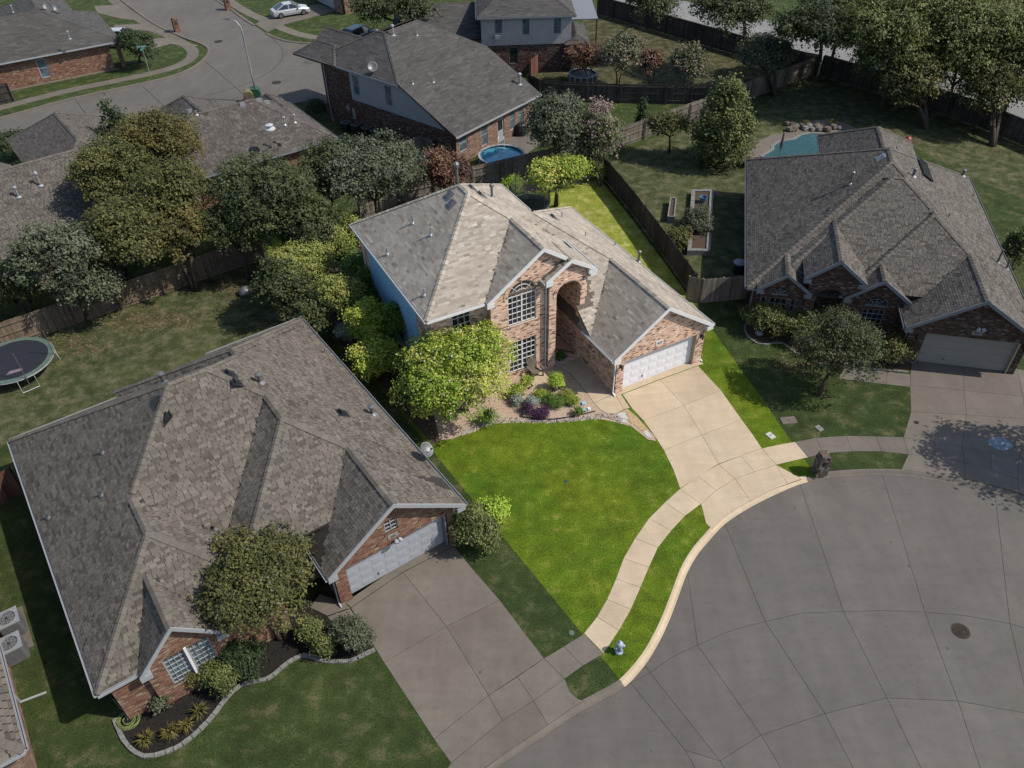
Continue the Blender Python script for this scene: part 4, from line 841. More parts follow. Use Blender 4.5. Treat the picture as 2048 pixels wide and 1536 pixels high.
# ------------------------------------------------------------------ rear two-storey house with white siding gable
H = House('two_storey_saltbox_house', 'brown brick two-storey house with white siding gable and long grey roof behind the round pool', -4.05, 60.97, .8793, dict(brick='brick_brown', trim='trim_grey', shingle='shingle_gray', deck='deck_dark'))
SL = .47
wr, zr = 10.9, 2.7 + SL * 10.9
H.S.append(dict(F=[[(0, 0, 2.7), (11.2, 0, 2.7), (11.2, 6, 5.52), (7.6, wr, zr), (3.6, wr, zr), (0, 6, 5.52)], [(0, 16.5, 5.5), (0, 6, 5.52), (3.6, wr, zr), (3.6, 11.6, zr)], [(11.2, 6, 5.52), (11.2, 16.5, 5.5), (7.6, 11.6, zr), (7.6, wr, zr)], [(11.2, 16.5, 5.5), (0, 16.5, 5.5), (3.6, 11.6, zr), (7.6, 11.6, zr)]],
     H=[((0, 6, 5.52), (3.6, wr, zr)), ((11.2, 6, 5.52), (7.6, wr, zr)), ((3.6, wr, zr), (7.6, wr, zr)), ((3.6, wr, zr), (3.6, 11.6, zr)), ((0, 16.5, 5.5), (3.6, 11.6, zr))], h=lambda u, w: -9, clipw=None))
H.hip(-.2, 3.2, 13.5, 19.0, 5.5, .6, dz=-.01); H.gable(2.2, 6.4, 12, 19.5, 5.4, .55, dz=-.012)
H.finish_roof(tw=.55, th=.2, thick=.012, jit=.5)
H.gutter(((0, 0), (11.2, 0), 2.7, (0, -1)), ((0, 16.5), (0, 6.1), 5.5, (-1, 0)))
H.block(.4, 10.8, .5, 16.0, 0, 2.6); H.block(.4, 10.8, 6.4, 16.0, 2.61, 5.4)
H.panel((.35, 16.0), (.35, .35), [(0, 0), (15.65, 0), (15.65, 2.62), (9.9, 5.35), (0, 5.35)], [rect(7.2, 8.3, .9, 2.3)], name='wall'); H.window((.35, 16.0), (.35, .35), 7.2, 8.3, .9, 2.3, 1, 2, glass='glass_green')
H.panel((.33, 12.4), (.33, .9), [(0, 2.75), (11.0, 2.75), (6.3, 5.30), (0, 5.30)], [rect(.35, 1.15, 3.3, 5.0), rect(4.3, 5.1, 3.3, 5.0)], mat='siding_grey', depth_=.02, name='siding')
for q in (.35, 4.3): H.window((.33, 12.4), (.33, .9), q, q + .8, 3.3, 5.0, 1, 2, glass='glass_teal', back=-.01)
a, b = (.35, .35), (10.85, .35)
H.panel(a, b, rect(0, 10.5, 0, 2.6), [rect(.35, 1.35, 1.0, 2.4), rect(3.1, 3.9, .5, 2.4), rect(5.2, 6.1, 0.02, 2.15), rect(6.9, 7.6, .6, 2.4), rect(8.1, 8.8, .6, 2.4)], mat='brick_pink')
for q0, q1, z0 in ((.35, 1.35, 1.0), (3.1, 3.9, .5), (6.9, 7.6, .6), (8.1, 8.8, .6)): H.window(a, b, q0, q1, z0, 2.4, 1, 2, glass='glass_teal', fw=.07)
dr = empty('back_door', (5.55, .42, .02)); dr.parent = H.o; part_box('leaf', 'trim_grey', dr, 0, .9, 0, .05, 0, 2.12); part_box('pane', 'glass_dark', dr, .15, .75, -.02, .0, 1.1, 1.95)
H.downspout(.28, 15.6, 0, 5.3); H.block(.30, .36, 13.0, 13.35, 1.6, 2.0, 'metal_pale', 'meter_box'); H.block(.28, .36, 12.3, 12.6, 1.0, 1.9, 'metal_pale', 'meter_box')
pz = lambda u, w: 2.7 + SL * w
for u, w, h, r_ in ((3.0, 5.0, .35, .05), (1.2, 5.6, .3, .05), (6.0, 9.5, .35, .05), (10.2, 1.6, .9, .09), (4.0, 10.3, .8, .08)): H.pipe(u, w, pz(u, w), h, r_, h > .5, 'metal_pale')
REAR = H
# ------------------------------------------------------------------ white-sided house at the top
H = House('two_storey_white_siding_house', 'two-storey house with pale horizontal siding over dark brick at the top of the picture', -2.68, 81.75, .029, dict(brick='brick_brown', trim='trim_cool', shingle='shingle_gray', deck='deck_dark'))
H.hip(0, 9.7, 0, 11, 5.5, .62); H.hip(-9, 6, 2.4, 12, 2.8, .45, dz=-.01); H.hip(8.6, 11.2, -.3, 6, 2.85, .5, dz=-.02)
H.finish_roof(tw=.55, th=.2, thick=.012, jit=.5)
H.gutter(((0, 0), (9.7, 0), 5.5, (0, -1)), ((0, 11), (0, 0), 5.5, (-1, 0)))
H.block(.4, 9.3, .6, 10.6, 0, 5.4); H.block(-8.6, .39, 2.9, 11.6, 0, 2.7, 'siding_white'); H.block(9.31, 10.8, .0, 5.6, 0, 2.75)
a, b = (.4, .4), (9.3, .4)
H.panel(a, b, rect(0, 8.9, 2.75, 5.4), [rect(1.35, 2.05, 3.9, 5.2), rect(4.05, 4.75, 3.7, 5.2), rect(7.15, 7.85, 3.7, 5.2)], mat='siding_white', name='siding')
for q, z0 in ((1.35, 3.9), (4.05, 3.7), (7.15, 3.7)): H.window(a, b, q, q + .7, z0, 5.2, 1, 2, glass='glass_teal')
H.panel((.4, .45), (9.3, .45), rect(0, 8.9, 0, 2.74), [rect(2.7, 3.6, .9, 2.5)]); H.window((.4, .45), (9.3, .45), 2.7, 3.6, .9, 2.5, 1, 1)
H.block(1.72, 2.22, .05, .45, 3.45, 3.8, 'metal_pale', 'window_unit'); H.block(.38, .46, .36, .42, 2.75, 5.4, 'trim_grey', 'corner_board')
TOP = H
# ------------------------------------------------------------------ two roofs at the left behind the trees, and the corner house
H = House('grey_roofed_house', 'grey hip-roofed house in front of the street lamp, half hidden by trees', -22.5, 55.5, .62, dict(brick='brick_red', trim='trim_cool', shingle='shingle_brown', deck='deck_dark'))
H.hip(-5, 10.7, -.4, 8.75, 2.7, .62); H.hip(-.9, 5.7, 2, 13.1, 2.7, .70, dz=-.01); H.hip(6.9, 10.6, 3, 10.2, 2.7, .75, dz=-.02)
H.finish_roof(tw=.34, th=.19, gap=.03, thick=.02, jit=.4); H.block(-4.6, 10.3, .0, 8.4, 0, 2.6); H.block(-.5, 5.3, 8.41, 12.7, 0, 2.6); H.gutter(((-5, -.4), (10.7, -.4), 2.7, (0, -1)), ((10.7, -.4), (10.7, 8.75), 2.7, (1, 0)))
hz = lambda u, w: max(S['h'](u, w) for S in H.S)
for px, py, h, cap in ((400, 253, .35, 0), (570, 250, .6, 1), (590, 245, .6, 1)): H.pipe(*drop(px, py, 5), h, .06, cap, 'metal_pale')
for px, py in ((381, 224), (490, 234), (508, 248), (523, 227), (541, 241)): H.boxvent(*drop(px, py, 5), (-.3, -1, -.6), 'metal_grey')
u, w, z = drop(540, 258, 5); m = MB(); m.lathe([(.42, 0), (.40, .06), (.2, .12), (.18, .3), (.3, .32), (.05, .4)], 14, (u, w, z)); m.build('roof_fan', 'metal_light', H.o)
H = House('hip_roofed_house', 'grey hip-roofed house at the left edge behind the tall trees', -29.9, 45.7, .65, dict(brick='brick_red', trim='trim_cool', shingle='shingle_right', deck='deck_dark'))
H.hip(-12, 10, 0, 11.4, 2.7, .58); H.hip(1.6, 9.0, 6, 19.6, 2.7, .66, dz=-.01); H.gable(-4.5, .8, 6, 14.5, 2.7, .66, dz=-.02)
H.finish_roof(tw=.24, th=.15, gap=.04, thick=.018, jit=.4); H.block(-11.6, 9.6, .4, 11.0, 0, 2.6); H.block(2.0, 8.6, 11.01, 19.2, 0, 2.6); H.gutter(((-12, 0), (10, 0), 2.7, (0, -1)), ((10, 0), (10, 11.4), 2.7, (1, 0)))
hz = lambda u, w: max(S['h'](u, w) for S in H.S)
for px, py, h in ((78, 363, .9), (33, 384, .7)): H.pipe(*drop(px, py, 4), h, .07, True, 'metal_pale')
H = House('corner_brick_house', 'brick corner house with grey roof and one side window at the top left', -49.4, 80.0, .566, dict(brick='brick_red', trim='trim_grey', shingle='shingle_gray', deck='deck_dark'))
H.hip(-6, 11.6, 0, 12, 2.75, .42); H.hip(2, 9.5, 8, 20, 2.75, .42, dz=-.01)
H.finish_roof(tw=.6, th=.22, thick=.012, jit=.5); H.gutter(((-6, 0), (11.6, 0), 2.75, (0, -1)))
H.block(-5.6, 10.2, .6, 11.6, 0, 2.65); H.block(2.4, 9.1, 11.61, 19.6, 0, 2.65)
H.panel((-5.6, .45), (10.2, .45), rect(0, 15.8, 0, 2.65), [rect(8.8, 9.7, .5, 2.3)]); H.window((-5.6, .45), (10.2, .45), 8.8, 9.7, .5, 2.3, 1, 2, glass='glass_teal', fw=.08)
H.block(10.9, 11.3, .3, .7, 0, 2.65, name='porch_post'); H.block(-5.7, 10.4, .1, .44, 0, .06, 'concrete_dimmed', 'foundation')
hz = lambda u, w: max(S['h'](u, w) for S in H.S)
for px, py in ((140, 78), (27, 25)): H.pipe(*drop(px, py, 4), .7, .06, True, 'metal_pale')
H2_CORNER = H
H = House('neighbour_house', 'corner of a house with grey shingles and a gutter at the lower left edge', *A2(48, 1500, 2.7), .61, dict(brick='brick_pink', trim='trim_grey', shingle='shingle_left', deck='deck_dark'))
H.hip(-7, 0, 0, 14, 2.7, .65); H.finish_roof(tw=.3, th=.155, gap=.06, thick=.03); H.gutter(((0, 0), (0, 14), 2.7, (1, 0)), ((-7, 0), (0, 0), 2.7, (0, -1))); H.block(-6.6, -.4, .4, 13.6, 0, 2.6); H.downspout(-.35, 4.0, 0, 2.5, (.9, -.1))
H = House('far_garage_house', 'house front with a pale garage door beside the parked white sedan', *A2(672, 22), -.95, dict(brick='brick_pink', trim='trim_grey', shingle='shingle_gray', deck='deck_dark'))
H.hip(-7, 2.5, -.5, 9, 2.8, .5); H.finish_roof(tw=.6, th=.22, thick=.012, jit=.5); H.block(-6.6, 2.0, .3, 8.6, 0, 2.7); H.panel((-6.6, 0), (2.0, 0), rect(0, 8.6, 0, 2.7), [rect(1.5, 6.3, 0, 2.15)]); H.garage_door(-5.1, -.3, .1, 2.13, 'door_grey')

# ================================================================== VEGETATION
RNG = np.random.default_rng(11)
def quads_mesh(name, C, N, L, Wd, tint, mats, mi=None, rng=RNG):
    n = len(C); N = N / np.maximum(np.linalg.norm(N, axis=1, keepdims=True), 1e-6)
    t = rng.normal(size=(n, 3)); a = np.cross(N, t); a /= np.maximum(np.linalg.norm(a, axis=1, keepdims=True), 1e-6); b = np.cross(N, a)
    a = a * L[:, None]; b = b * Wd[:, None]; bend = N * (L * .22)[:, None]
    V = np.stack([C - a - bend, C + b, C + a - bend, C - b], 1).reshape(-1, 3).astype(np.float32)
    me = bpy.data.meshes.new(name); me.vertices.add(4 * n); me.vertices.foreach_set('co', V.ravel())
    me.loops.add(4 * n); me.loops.foreach_set('vertex_index', np.arange(4 * n, dtype=np.int32))
    me.polygons.add(n); me.polygons.foreach_set('loop_start', np.arange(0, 4 * n, 4, dtype=np.int32)); me.polygons.foreach_set('loop_total', np.full(n, 4, dtype=np.int32))
    for q in mats: me.materials.append(MAT[q])
    if mi is not None: me.polygons.foreach_set('material_index', mi.astype(np.int32))
    at_ = me.attributes.new('tint', 'FLOAT', 'FACE'); at_.data.foreach_set('value', np.clip(tint, 0, 1).astype(np.float32)); me.update(); return me
def unit(rng, n):
    d = rng.normal(size=(n, 3)); return d / np.linalg.norm(d, axis=1, keepdims=True)
def crown_pts(rng, rx, ry, rz, k, n, shape='round', lobe=.42, gaps=.0):
    """leaf positions, outward directions and clump tints on a set of uneven lobes"""
    LC = []; 
    for i in range(k):
        d = unit(rng, 1)[0]
        if d[2] < -.45: d[2] *= -.6
        q = .52 + .22 * rng.random(); lr = lobe * (.7 + .6 * rng.random()); c = d * np.array([rx, ry, rz]) * q
        if shape == 'cone':
            h = rng.random() ** 1.2; ang = rng.random() * 6.283; rr = (1 - h) ** .8 * .74; c = np.array([rx * rr * math.cos(ang), ry * rr * math.sin(ang), rz * (-.85 + 1.75 * h)]); lr = lobe * (.45 + .5 * (1 - h))
        if shape == 'egg':
            h = (i + rng.random()) / k; ang = i * 2.4 + rng.random(); rr = math.sin(math.pi * min(1, .14 + h * .80)) ** .7 * (1.08 - .62 * h) * .74; c = np.array([rx * rr * math.cos(ang), ry * rr * math.sin(ang), rz * (-.80 + 1.62 * h)]); lr = lobe * (.55 + .35 * (1 - h))
        LC.append((c, lr, rng.normal(.5, .16)))
    LC.append((np.zeros(3), .55 if shape != 'cone' else .3, .45))
    wts = np.array([l[1] ** 2 for l in LC]); wts[-1] *= .35; wts /= wts.sum(); idx = rng.choice(len(LC), n, p=wts)
    cen = np.array([l[0] for l in LC])[idx]; lr = np.array([l[1] for l in LC])[idx]; tb = np.array([l[2] for l in LC])[idx]
    d = unit(rng, n); flip = (d[:, 2] < -.35) & (rng.random(n) < .75); d[flip, 2] *= -1
    f = .60 + .48 * rng.random(n) ** .7; f += (rng.random(n) < .10) * rng.random(n) * .28
    s = np.array([rx, ry, rz]); s = s / s.mean() * s.mean(); P = cen + d * (lr * f)[:, None] * s
    return P, d, tb, LC
def foliage(name, parent, rng, r3, n, ls, mats, bloom=0.0, shape='round', k=16, lobe=.42, z=0, off=(0, 0), aspect=.55, spread=.17):
    per = 14; nc = max(8, n // per); n = nc * per
    Pc, dc, tb, LC = crown_pts(rng, *r3, k, nc, shape, lobe)
    sg = max(ls * .95, .09) * (.7 + .7 * rng.random(nc)); tb = tb + rng.normal(size=nc) * .13
    P = np.repeat(Pc, per, 0) + rng.normal(size=(n, 3)) * np.repeat(sg, per)[:, None] * np.array([1, 1, .8]); d = np.repeat(dc, per, 0); tb = np.repeat(tb, per)
    P = P + np.array([off[0], off[1], z]); nz = d * .7 + rng.normal(size=(n, 3)) * .5 + np.array([.3, -.05, .6])
    P[:, 2] = np.maximum(P[:, 2], .05 + .1 * rng.random(n))
    L = ls * (.55 + .8 * rng.random(n)) * .5; t = tb + rng.normal(size=n) * spread; mi = None
    if bloom > 0:
        mi = (rng.random(n) < bloom) & (d[:, 2] > -.1); P[mi] += d[mi] * ls * .8; L = np.where(mi, L * .9, L)
    me = quads_mesh(name, P, nz, L, L * aspect * 1.25, t, mats, mi, rng); return link(name, me, parent), LC
_ti = [0]
def tree(name, label, cat, px, py, zc, rpx, rz, mats, ls=.16, cover=2.2, bloom=0.0, shape='round', k=18, base=None, bark='bark', stems=1, tr=.12, group=None, ry=1.0, lobe=.42, nmax=34000, spread=.17, rx=1.0):
    """px,py: middle of the crown in the picture; zc: its height; rpx: half width in picture units; rz: half height in m"""
    ls *= .87; nmax = int(nmax * 1.35); _ti[0] += 1; rng = np.random.default_rng(100 + _ti[0]); c = at(px, py, zc); rr = rpx * depth(c) / F_PX
    b = at(*base) if base else Vector((c.x, c.y, 0)); e = empty(name, (b.x, b.y, 0), label=label, cat=cat, group=group)
    R3 = (rr * rx, rr * ry, rz); area = 4 * math.pi * ((rr * rr * ry + 2 * rr * rz) / 3); n = int(min(nmax, cover * area * 1.5 / (ls * ls * .55)))
    off = (c.x - b.x, c.y - b.y); _, LC = foliage('crown', e, rng, R3, n, ls, mats if isinstance(mats, (list, tuple)) else [mats], bloom, shape, k, lobe, zc, off, spread=spread)
    m = MB(); z0 = max(.25, zc - rz * .8)
    for s_ in range(stems):
        a0 = 6.283 * s_ / max(stems, 1); o = Vector((math.cos(a0), math.sin(a0), 0)) * (.12 if stems > 1 else 0); fork = Vector((off[0] * .5, off[1] * .5, z0)) + o * 3.5
        m.tube([o + Vector((0, 0, -.05)), o * 1.6 + Vector((off[0] * .2, off[1] * .2, z0 * .5)), fork], [tr * 1.35, tr, tr * .8], 8)
        lim = [l for i, l in enumerate(LC[:-1]) if i % stems == s_][:7 if stems == 1 else 4]
        for (q, lr, _t) in lim:
            tip = Vector((q[0] + off[0], q[1] + off[1], q[2] + zc)); mid = (fork + tip) / 2 + Vector((0, 0, -.15 * rz)); m.tube([fork, mid, tip], [tr * .6, tr * .4, tr * .12], 5)
    m.build('trunk', bark, e, smooth=True); return e
def shrub(name, label, cat, px, py, zc, rpx, rz, mats, ls=.10, cover=2.4, group=None, k=14, lobe=.4, bloom=0.0, ry=1.0, shape='round', spread=.17):
    return tree(name, label, cat, px, py, zc, rpx, rz, mats, ls, cover, bloom, shape, k, None, 'bark', 3, .035, group, ry, lobe, 16000, spread)
def tuft(name, label, cat, px, py, n, h, mat, spread=.5, group=None, seed=0, w=.02, droop=.5):
    rng = random.Random(seed + int(px)); p = at(px, py); e = empty(name, (p.x, p.y, 0), label=label, cat=cat, group=group); m = MB()
    for i in range(n):
        a = rng.random() * 6.283; r = rng.random() ** .6 * spread; d = Vector((math.cos(a), math.sin(a), 0)); s = Vector((-d.y, d.x, 0)) * w; hh = h * (.6 + .5 * rng.random())
        p0 = d * r * .12; p1 = d * r * .55 + Vector((0, 0, hh * .8)); p2 = d * r * 1.15 + Vector((0, 0, hh * (1 - droop * rng.random()))); t = rng.random()
        m.face([p0 - s, p0 + s, p1 + s, p1 - s], 0, t); m.face([p1 - s, p1 + s, p2], 0, t)
    m.build('blades', mat, e, tint=True); return e

# --- on the main lot, foliage brightened by colour
tree('crape_myrtle', 'big round crape myrtle with white blooms before the pale brick house', 'tree', 924, 745, 2.75, 128, 2.35, ['leaf_bright', 'bloom_white'], .135, 2.2, .022, k=34, stems=4, tr=.07, bark='bark_pale', lobe=.34, spread=.2)
G = 'yellow-green shrubs along the side of the main house'
for px, py, zc, r, rz, mt, lab in ((610, 535, 3.0, 66, 1.7, 'leaf_yellow', 'largest golden-green tree-sized shrub nearest the lot corner left of the house'), (675, 592, 2.6, 52, 1.5, 'leaf_yellow', 'golden-green shrub in the middle of the hedge left of the house'), (575, 498, 2.4, 34, 1.3, 'leaf_bright', 'small green shrub at the outer left corner of the hedge'),
    (662, 492, 2.8, 46, 1.5, 'leaf_yellow', 'golden shrub at the rear of the hedge, second from the roof corner'), (705, 468, 2.4, 26, 1.4, 'leaf_yellow', 'slim golden shrub touching the rear left roof corner'), (742, 645, 2.2, 46, 1.7, 'leaf_bright', 'light green upright shrub between hedge and crape myrtle'), (752, 712, 1.6, 56, 1.3, 'leaf_bright', 'wide low light green shrub just left of the crape myrtle'),
    (722, 560, 2.0, 36, 1.9, 'leaf_fresh', 'dark green shrub against the blue siding'), (790, 655, 1.8, 34, 1.7, 'leaf_fresh', 'dark green shrub against the brick corner under the eave'), (745, 610, 1.2, 34, 1.1, 'leaf_fresh', 'low dark green shrub below the blue siding'), (690, 512, 1.6, 30, 1.6, 'leaf_fresh', 'dark green shrub in the shade at the rear end of the siding')):
    tree('side_shrub', lab, 'shrub', px, py, zc, r, rz, mt, .14, 2.2, k=18, stems=3, tr=.05, group=G, lobe=.36, spread=.2)
shrub('sage_shrub', 'pale silvery green shrub at the lot line beside the hedge', 'shrub', 688, 668, .8, 26, .7, 'leaf_silver', .10)
tree('backyard_tree', 'leafy young tree with a single trunk on the rear lawn of the main house', 'tree', 1118, 352, 3.5, 68, 1.5, 'leaf_bright', .17, 1.8, k=20, base=(1112, 412), tr=.14, ry=.75, spread=.25)
shrub('rear_shrub', 'light green shrub at the back fence behind the ridge', 'shrub', 1030, 374, .7, 26, .8, 'leaf_lime', .12); shrub('rear_shrub', 'green shrub in the rear corner of the lot by the fence', 'shrub', 1190, 340, .8, 20, .9, 'leaf_bright', .12)
shrub('lime_shrub', 'bright lime round shrub in the middle of the front bed', 'shrub', 1112, 764, .55, 15, .5, 'leaf_lime', .075)
shrub('boxwood', 'round green boxwood at the right foot of the crape myrtle', 'shrub', 1052, 766, .45, 12, .42, 'leaf_bright', .07); shrub('boxwood', 'lower round boxwood beside the patio edge', 'shrub', 1035, 784, .4, 14, .42, 'leaf_bright', .07)
for px, py, r, mt, lab in ((1103, 799, 17, 'leaf_fresh', 'leafy green plant in the centre of the stone-edged flower bed'), (1118, 803, 15, 'leaf_fresh', 'darker leafy plant right of centre in the flower bed'), (1146, 798, 14, 'leaf_bright', 'green plant at the right end of the flower bed'), (1080, 790, 13, 'leaf_bright', 'feathery yellow-green plant at the top of the flower bed'), (1130, 789, 11, 'leaf_yellow', 'yellowish plant between the green ones in the flower bed'),
    (1066, 802, 12, 'leaf_silver', 'silver-leaved plant at the left of the flower bed'), (1082, 824, 15, 'leaf_purple', 'purple trailing plant at the front of the flower bed'), (1055, 818, 10, 'leaf_purple', 'small purple plant at the front left of the flower bed'), (1157, 822, 6, 'leaf_fresh', 'tiny green plant near the blue ornaments'), (1034, 800, 10, 'leaf_silver', 'grey-blue plant under the edge of the crape myrtle'), (1121, 712, 9, 'leaf_fresh', 'dark green plant at the foot of the entry column')):
    shrub('bed_plant', lab, 'plant', px, py, .26, r, .26, mt, .065, 2.4, k=9, group='plants in the front flower bed')
tuft('weeping_grass', 'tall drooping ornamental grass at the lawn edge below the crape myrtle', 'plant', 975, 845, 160, 1.0, 'leaf_fresh', .85, seed=1, droop=1.0)
shrub('border_bush', 'dimmed half of the round lot-line bush, beside the grey garage door', 'bush', 946, 1058, 1.05, 54, 1.15, ['leaf_green'], .12, 2.6, k=26, lobe=.34)  # one bush in two crowns; dimming and brightness put into their leaf colours
shrub('border_bush', 'brightened half of the round lot-line bush, at the edge of the front lawn', 'bush', 986, 1030, 1.0, 36, 1.05, ['leaf_lime'], .11, 2.6, k=22, lobe=.34)
# --- left neighbour
tree('front_yard_tree', 'dense olive crape myrtle in front of the near left house', 'tree', 514, 1165, 3.1, 122, 1.9, ['leaf_olive', 'bloom_pale'], .135, 2.3, .008, k=34, base=(565, 1275), stems=3, tr=.08, lobe=.34)
for px, py, zc, r, rz, mt, lab in ((440, 1352, .75, 37, .75, 'leaf_green', 'round clipped shrub nearest the double window'), (487, 1318, .8, 44, .8, 'leaf_deep', 'dark round shrub beneath the olive tree'), (704, 1270, .8, 41, .85, 'leaf_greygreen', 'pale green clipped ball beside the left driveway'), (649, 1293, .55, 21, .6, 'leaf_green', 'small dark egg-shaped shrub left of the clipped ball'), (624, 1262, .6, 26, .65, 'leaf_green', 'small shrub at the walk under the olive tree')):
    shrub('clipped_shrub', lab, 'shrub', px, py, zc, r, rz, mt, .10, 2.6, k=18, lobe=.34, group='clipped shrubs in the left house bed')
for px, py, lab in ((295, 1484, 'straw-coloured grass clump at the front corner of the left bed'), (345, 1472, 'second straw-coloured grass clump in the left bed'), (378, 1458, 'small green clump beside the straw-coloured ones'), (402, 1430, 'little green plant near the stone edging'), (330, 1398, 'dry clump by the brick wall')):
    tuft('grass_clump', lab, 'plant', px, py, 90, .5, 'leaf_straw' if 'straw' in lab or 'dry' in lab else 'leaf_lime' if 0 else 'leaf_olive', .42, 'clumps in the left house bed', 3)
shrub('potted_shrub', 'slender bright shrub in a pot before the double window', 'shrub', 384, 1352, .7, 16, .6, 'leaf_straw', .08); shrub('potted_plant', 'round-leaved potted plant beside the brick wall', 'plant', 319, 1408, .45, 16, .35, 'leaf_greygreen', .10)
# --- left background trees
G = 'tall trees behind the left back fence'
for px, py, zc, r, rz, mt, lab, bs in ((322, 292, 6.0, 92, 2.6, 'leaf_amber', 'amber-tinged tree highest in the left grove', None), (232, 352, 5.6, 84, 2.6, 'leaf_olive', 'olive tree in front of the left hip roof', None), (345, 400, 5.2, 88, 2.6, 'leaf_olive', 'broad olive tree in the middle of the left grove', None), (245, 470, 4.8, 92, 2.3, 'leaf_olive', 'olive tree above the sunlit fence', (250, 560)),
    (120, 520, 4.4, 96, 2.2, 'leaf_greygreen', 'grey-green spreading tree over the left fence', (150, 610)), (355, 470, 4.2, 62, 2.0, 'leaf_amber', 'yellowing tree close behind the fence', None), (185, 560, 3.0, 70, 1.6, 'leaf_greygreen', 'low grey-green tree beside the trampoline', (165, 640)), (30, 570, 2.4, 52, 1.6, 'leaf_olive', 'small olive tree at the left edge', None)):
    tree('grove_tree', lab, 'tree', px, py, zc, r, rz, mt, .19, 2.1, k=40, base=bs, stems=2, tr=.13, group=G, lobe=.34, spread=.24)
tree('cedar_tree', 'dark feathery cedar beside the far street', 'tree', 235, 268, 3.6, 42, 2.6, 'leaf_deep', .26, 1.6, shape='cone', k=22); shrub('street_shrub', 'dark green bush at the left edge by the street', 'bush', 22, 292, 1.1, 40, 1.1, 'leaf_deep', .2)
G = 'dark dense trees behind the main house'
for px, py, zc, r, rz, mt, lab in ((535, 395, 5.2, 112, 2.9, 'leaf_dark', 'widest dark evergreen left of the main roof'), (470, 455, 4.0, 60, 2.3, 'leaf_dark', 'dark evergreen at the left of the dense row'), (615, 455, 4.0, 62, 2.2, 'leaf_dark', 'dark evergreen just above the lot corner'), (742, 345, 5.0, 102, 2.7, 'leaf_greygreen', 'grey-green rounded tree above the main roof'), (655, 350, 4.6, 58, 2.4, 'leaf_dark', 'dark tree between the two biggest rear trees'), (560, 570, 2.8, 58, 1.8, 'leaf_dark', 'dark tree at the lot line behind the left house roof'), (620, 645, 1.8, 45, 1.4, 'leaf_dark', 'dark bush in the gap between the two houses')):
    tree('evergreen_tree', lab, 'tree', px, py, zc, r, rz, mt, .19, 2.2, k=44, group=G, tr=.12, lobe=.33)
tree('red_crape_myrtle', 'reddish crape myrtle beside the round blue pool', 'tree', 888, 350, 2.8, 54, 1.9, 'leaf_red', .20, 2.0, k=20, stems=3, tr=.06, spread=.3)
tree('rear_tree', 'grey-green tree with pale tips right of the round blue pool', 'tree', 1120, 262, 4.0, 78, 2.9, 'leaf_greygreen', .22, 2.1, k=30, lobe=.35); tree('rear_tree', 'grey-green tree with reddish lower leaves at the rear lot corner', 'tree', 1195, 285, 3.2, 52, 2.6, 'leaf_pinktip', .22, 2.0, base=(1200, 372), stems=3, tr=.07, bark='bark_pale')
# --- right neighbour and beyond
tree('oak_tree', 'small airy live oak on the lawn before the right house', 'tree', 1682, 695, 2.9, 92, 2.0, 'leaf_dark', .13, 1.3, k=34, base=(1637, 790), tr=.12, lobe=.3, bark='bark')
for px, py, zc, r, rz, mt, lab in ((1535, 628, 1.0, 46, 1.0, 'leaf_green', 'big dark shrub under the left gable window'), (1600, 655, .9, 38, .9, 'leaf_green', 'light-flowered shrub below the dark entry arch'), (1560, 655, .7, 26, .7, 'leaf_olive', 'low shrub in front of the big dark one'), (1625, 640, .8, 22, .8, 'leaf_lime', 'small yellow-green shrub beside the entry'), (1790, 700, 1.0, 34, 1.0, 'leaf_olive', 'olive shrub by the right garage corner')):
    shrub('foundation_shrub', lab, 'shrub', px, py, zc, r, rz, 'leaf_straw' if mt == 'leaf_lime' else mt, .12, 2.2, group='shrubs in front of the right house', k=18)
tree('magnolia_tree', 'tall egg-shaped dark magnolia in the right back yard', 'tree', 1449, 243, 3.5, 66, 3.4, 'leaf_green', .24, 2.4, shape='egg', k=54, base=(1447, 325), tr=.14, lobe=.44)
tree('small_tree', 'small yellowish ornamental tree beside the magnolia', 'tree', 1338, 252, 2.6, 42, 1.3, 'leaf_olive', .2, 1.8, base=(1339, 305), tr=.08); tree('conifer', 'little dark conifer beside the pale fence', 'tree', 1286, 232, 1.4, 17, 1.5, 'leaf_deep', .18, 2.2, shape='cone', k=14)
for px, py, zc, r, rz, mt, lab, bs in ((1238, 112, 3.2, 50, 2.0, 'leaf_pinktip', 'largest pink-tipped crape myrtle behind the dark fence', (1235, 170)), (1300, 132, 2.4, 22, 1.6, 'leaf_red', 'thin dark red crape myrtle between two pink ones', (1300, 172)), (1376, 130, 2.8, 46, 1.7, 'leaf_pinktip', 'pink-tipped crape myrtle on the far lawn', (1368, 176)), (1170, 118, 2.4, 36, 1.4, 'leaf_red', 'dark red crape myrtle over the small round pool', (1178, 165))):
    tree('crape_myrtle', lab, 'tree', px, py, zc, r, rz, mt, .24, 1.9, base=bs, stems=3, tr=.06, k=18, group='crape myrtles in the far yard', bark='bark_pale', spread=.28)
G = 'trees along the road at the top right'
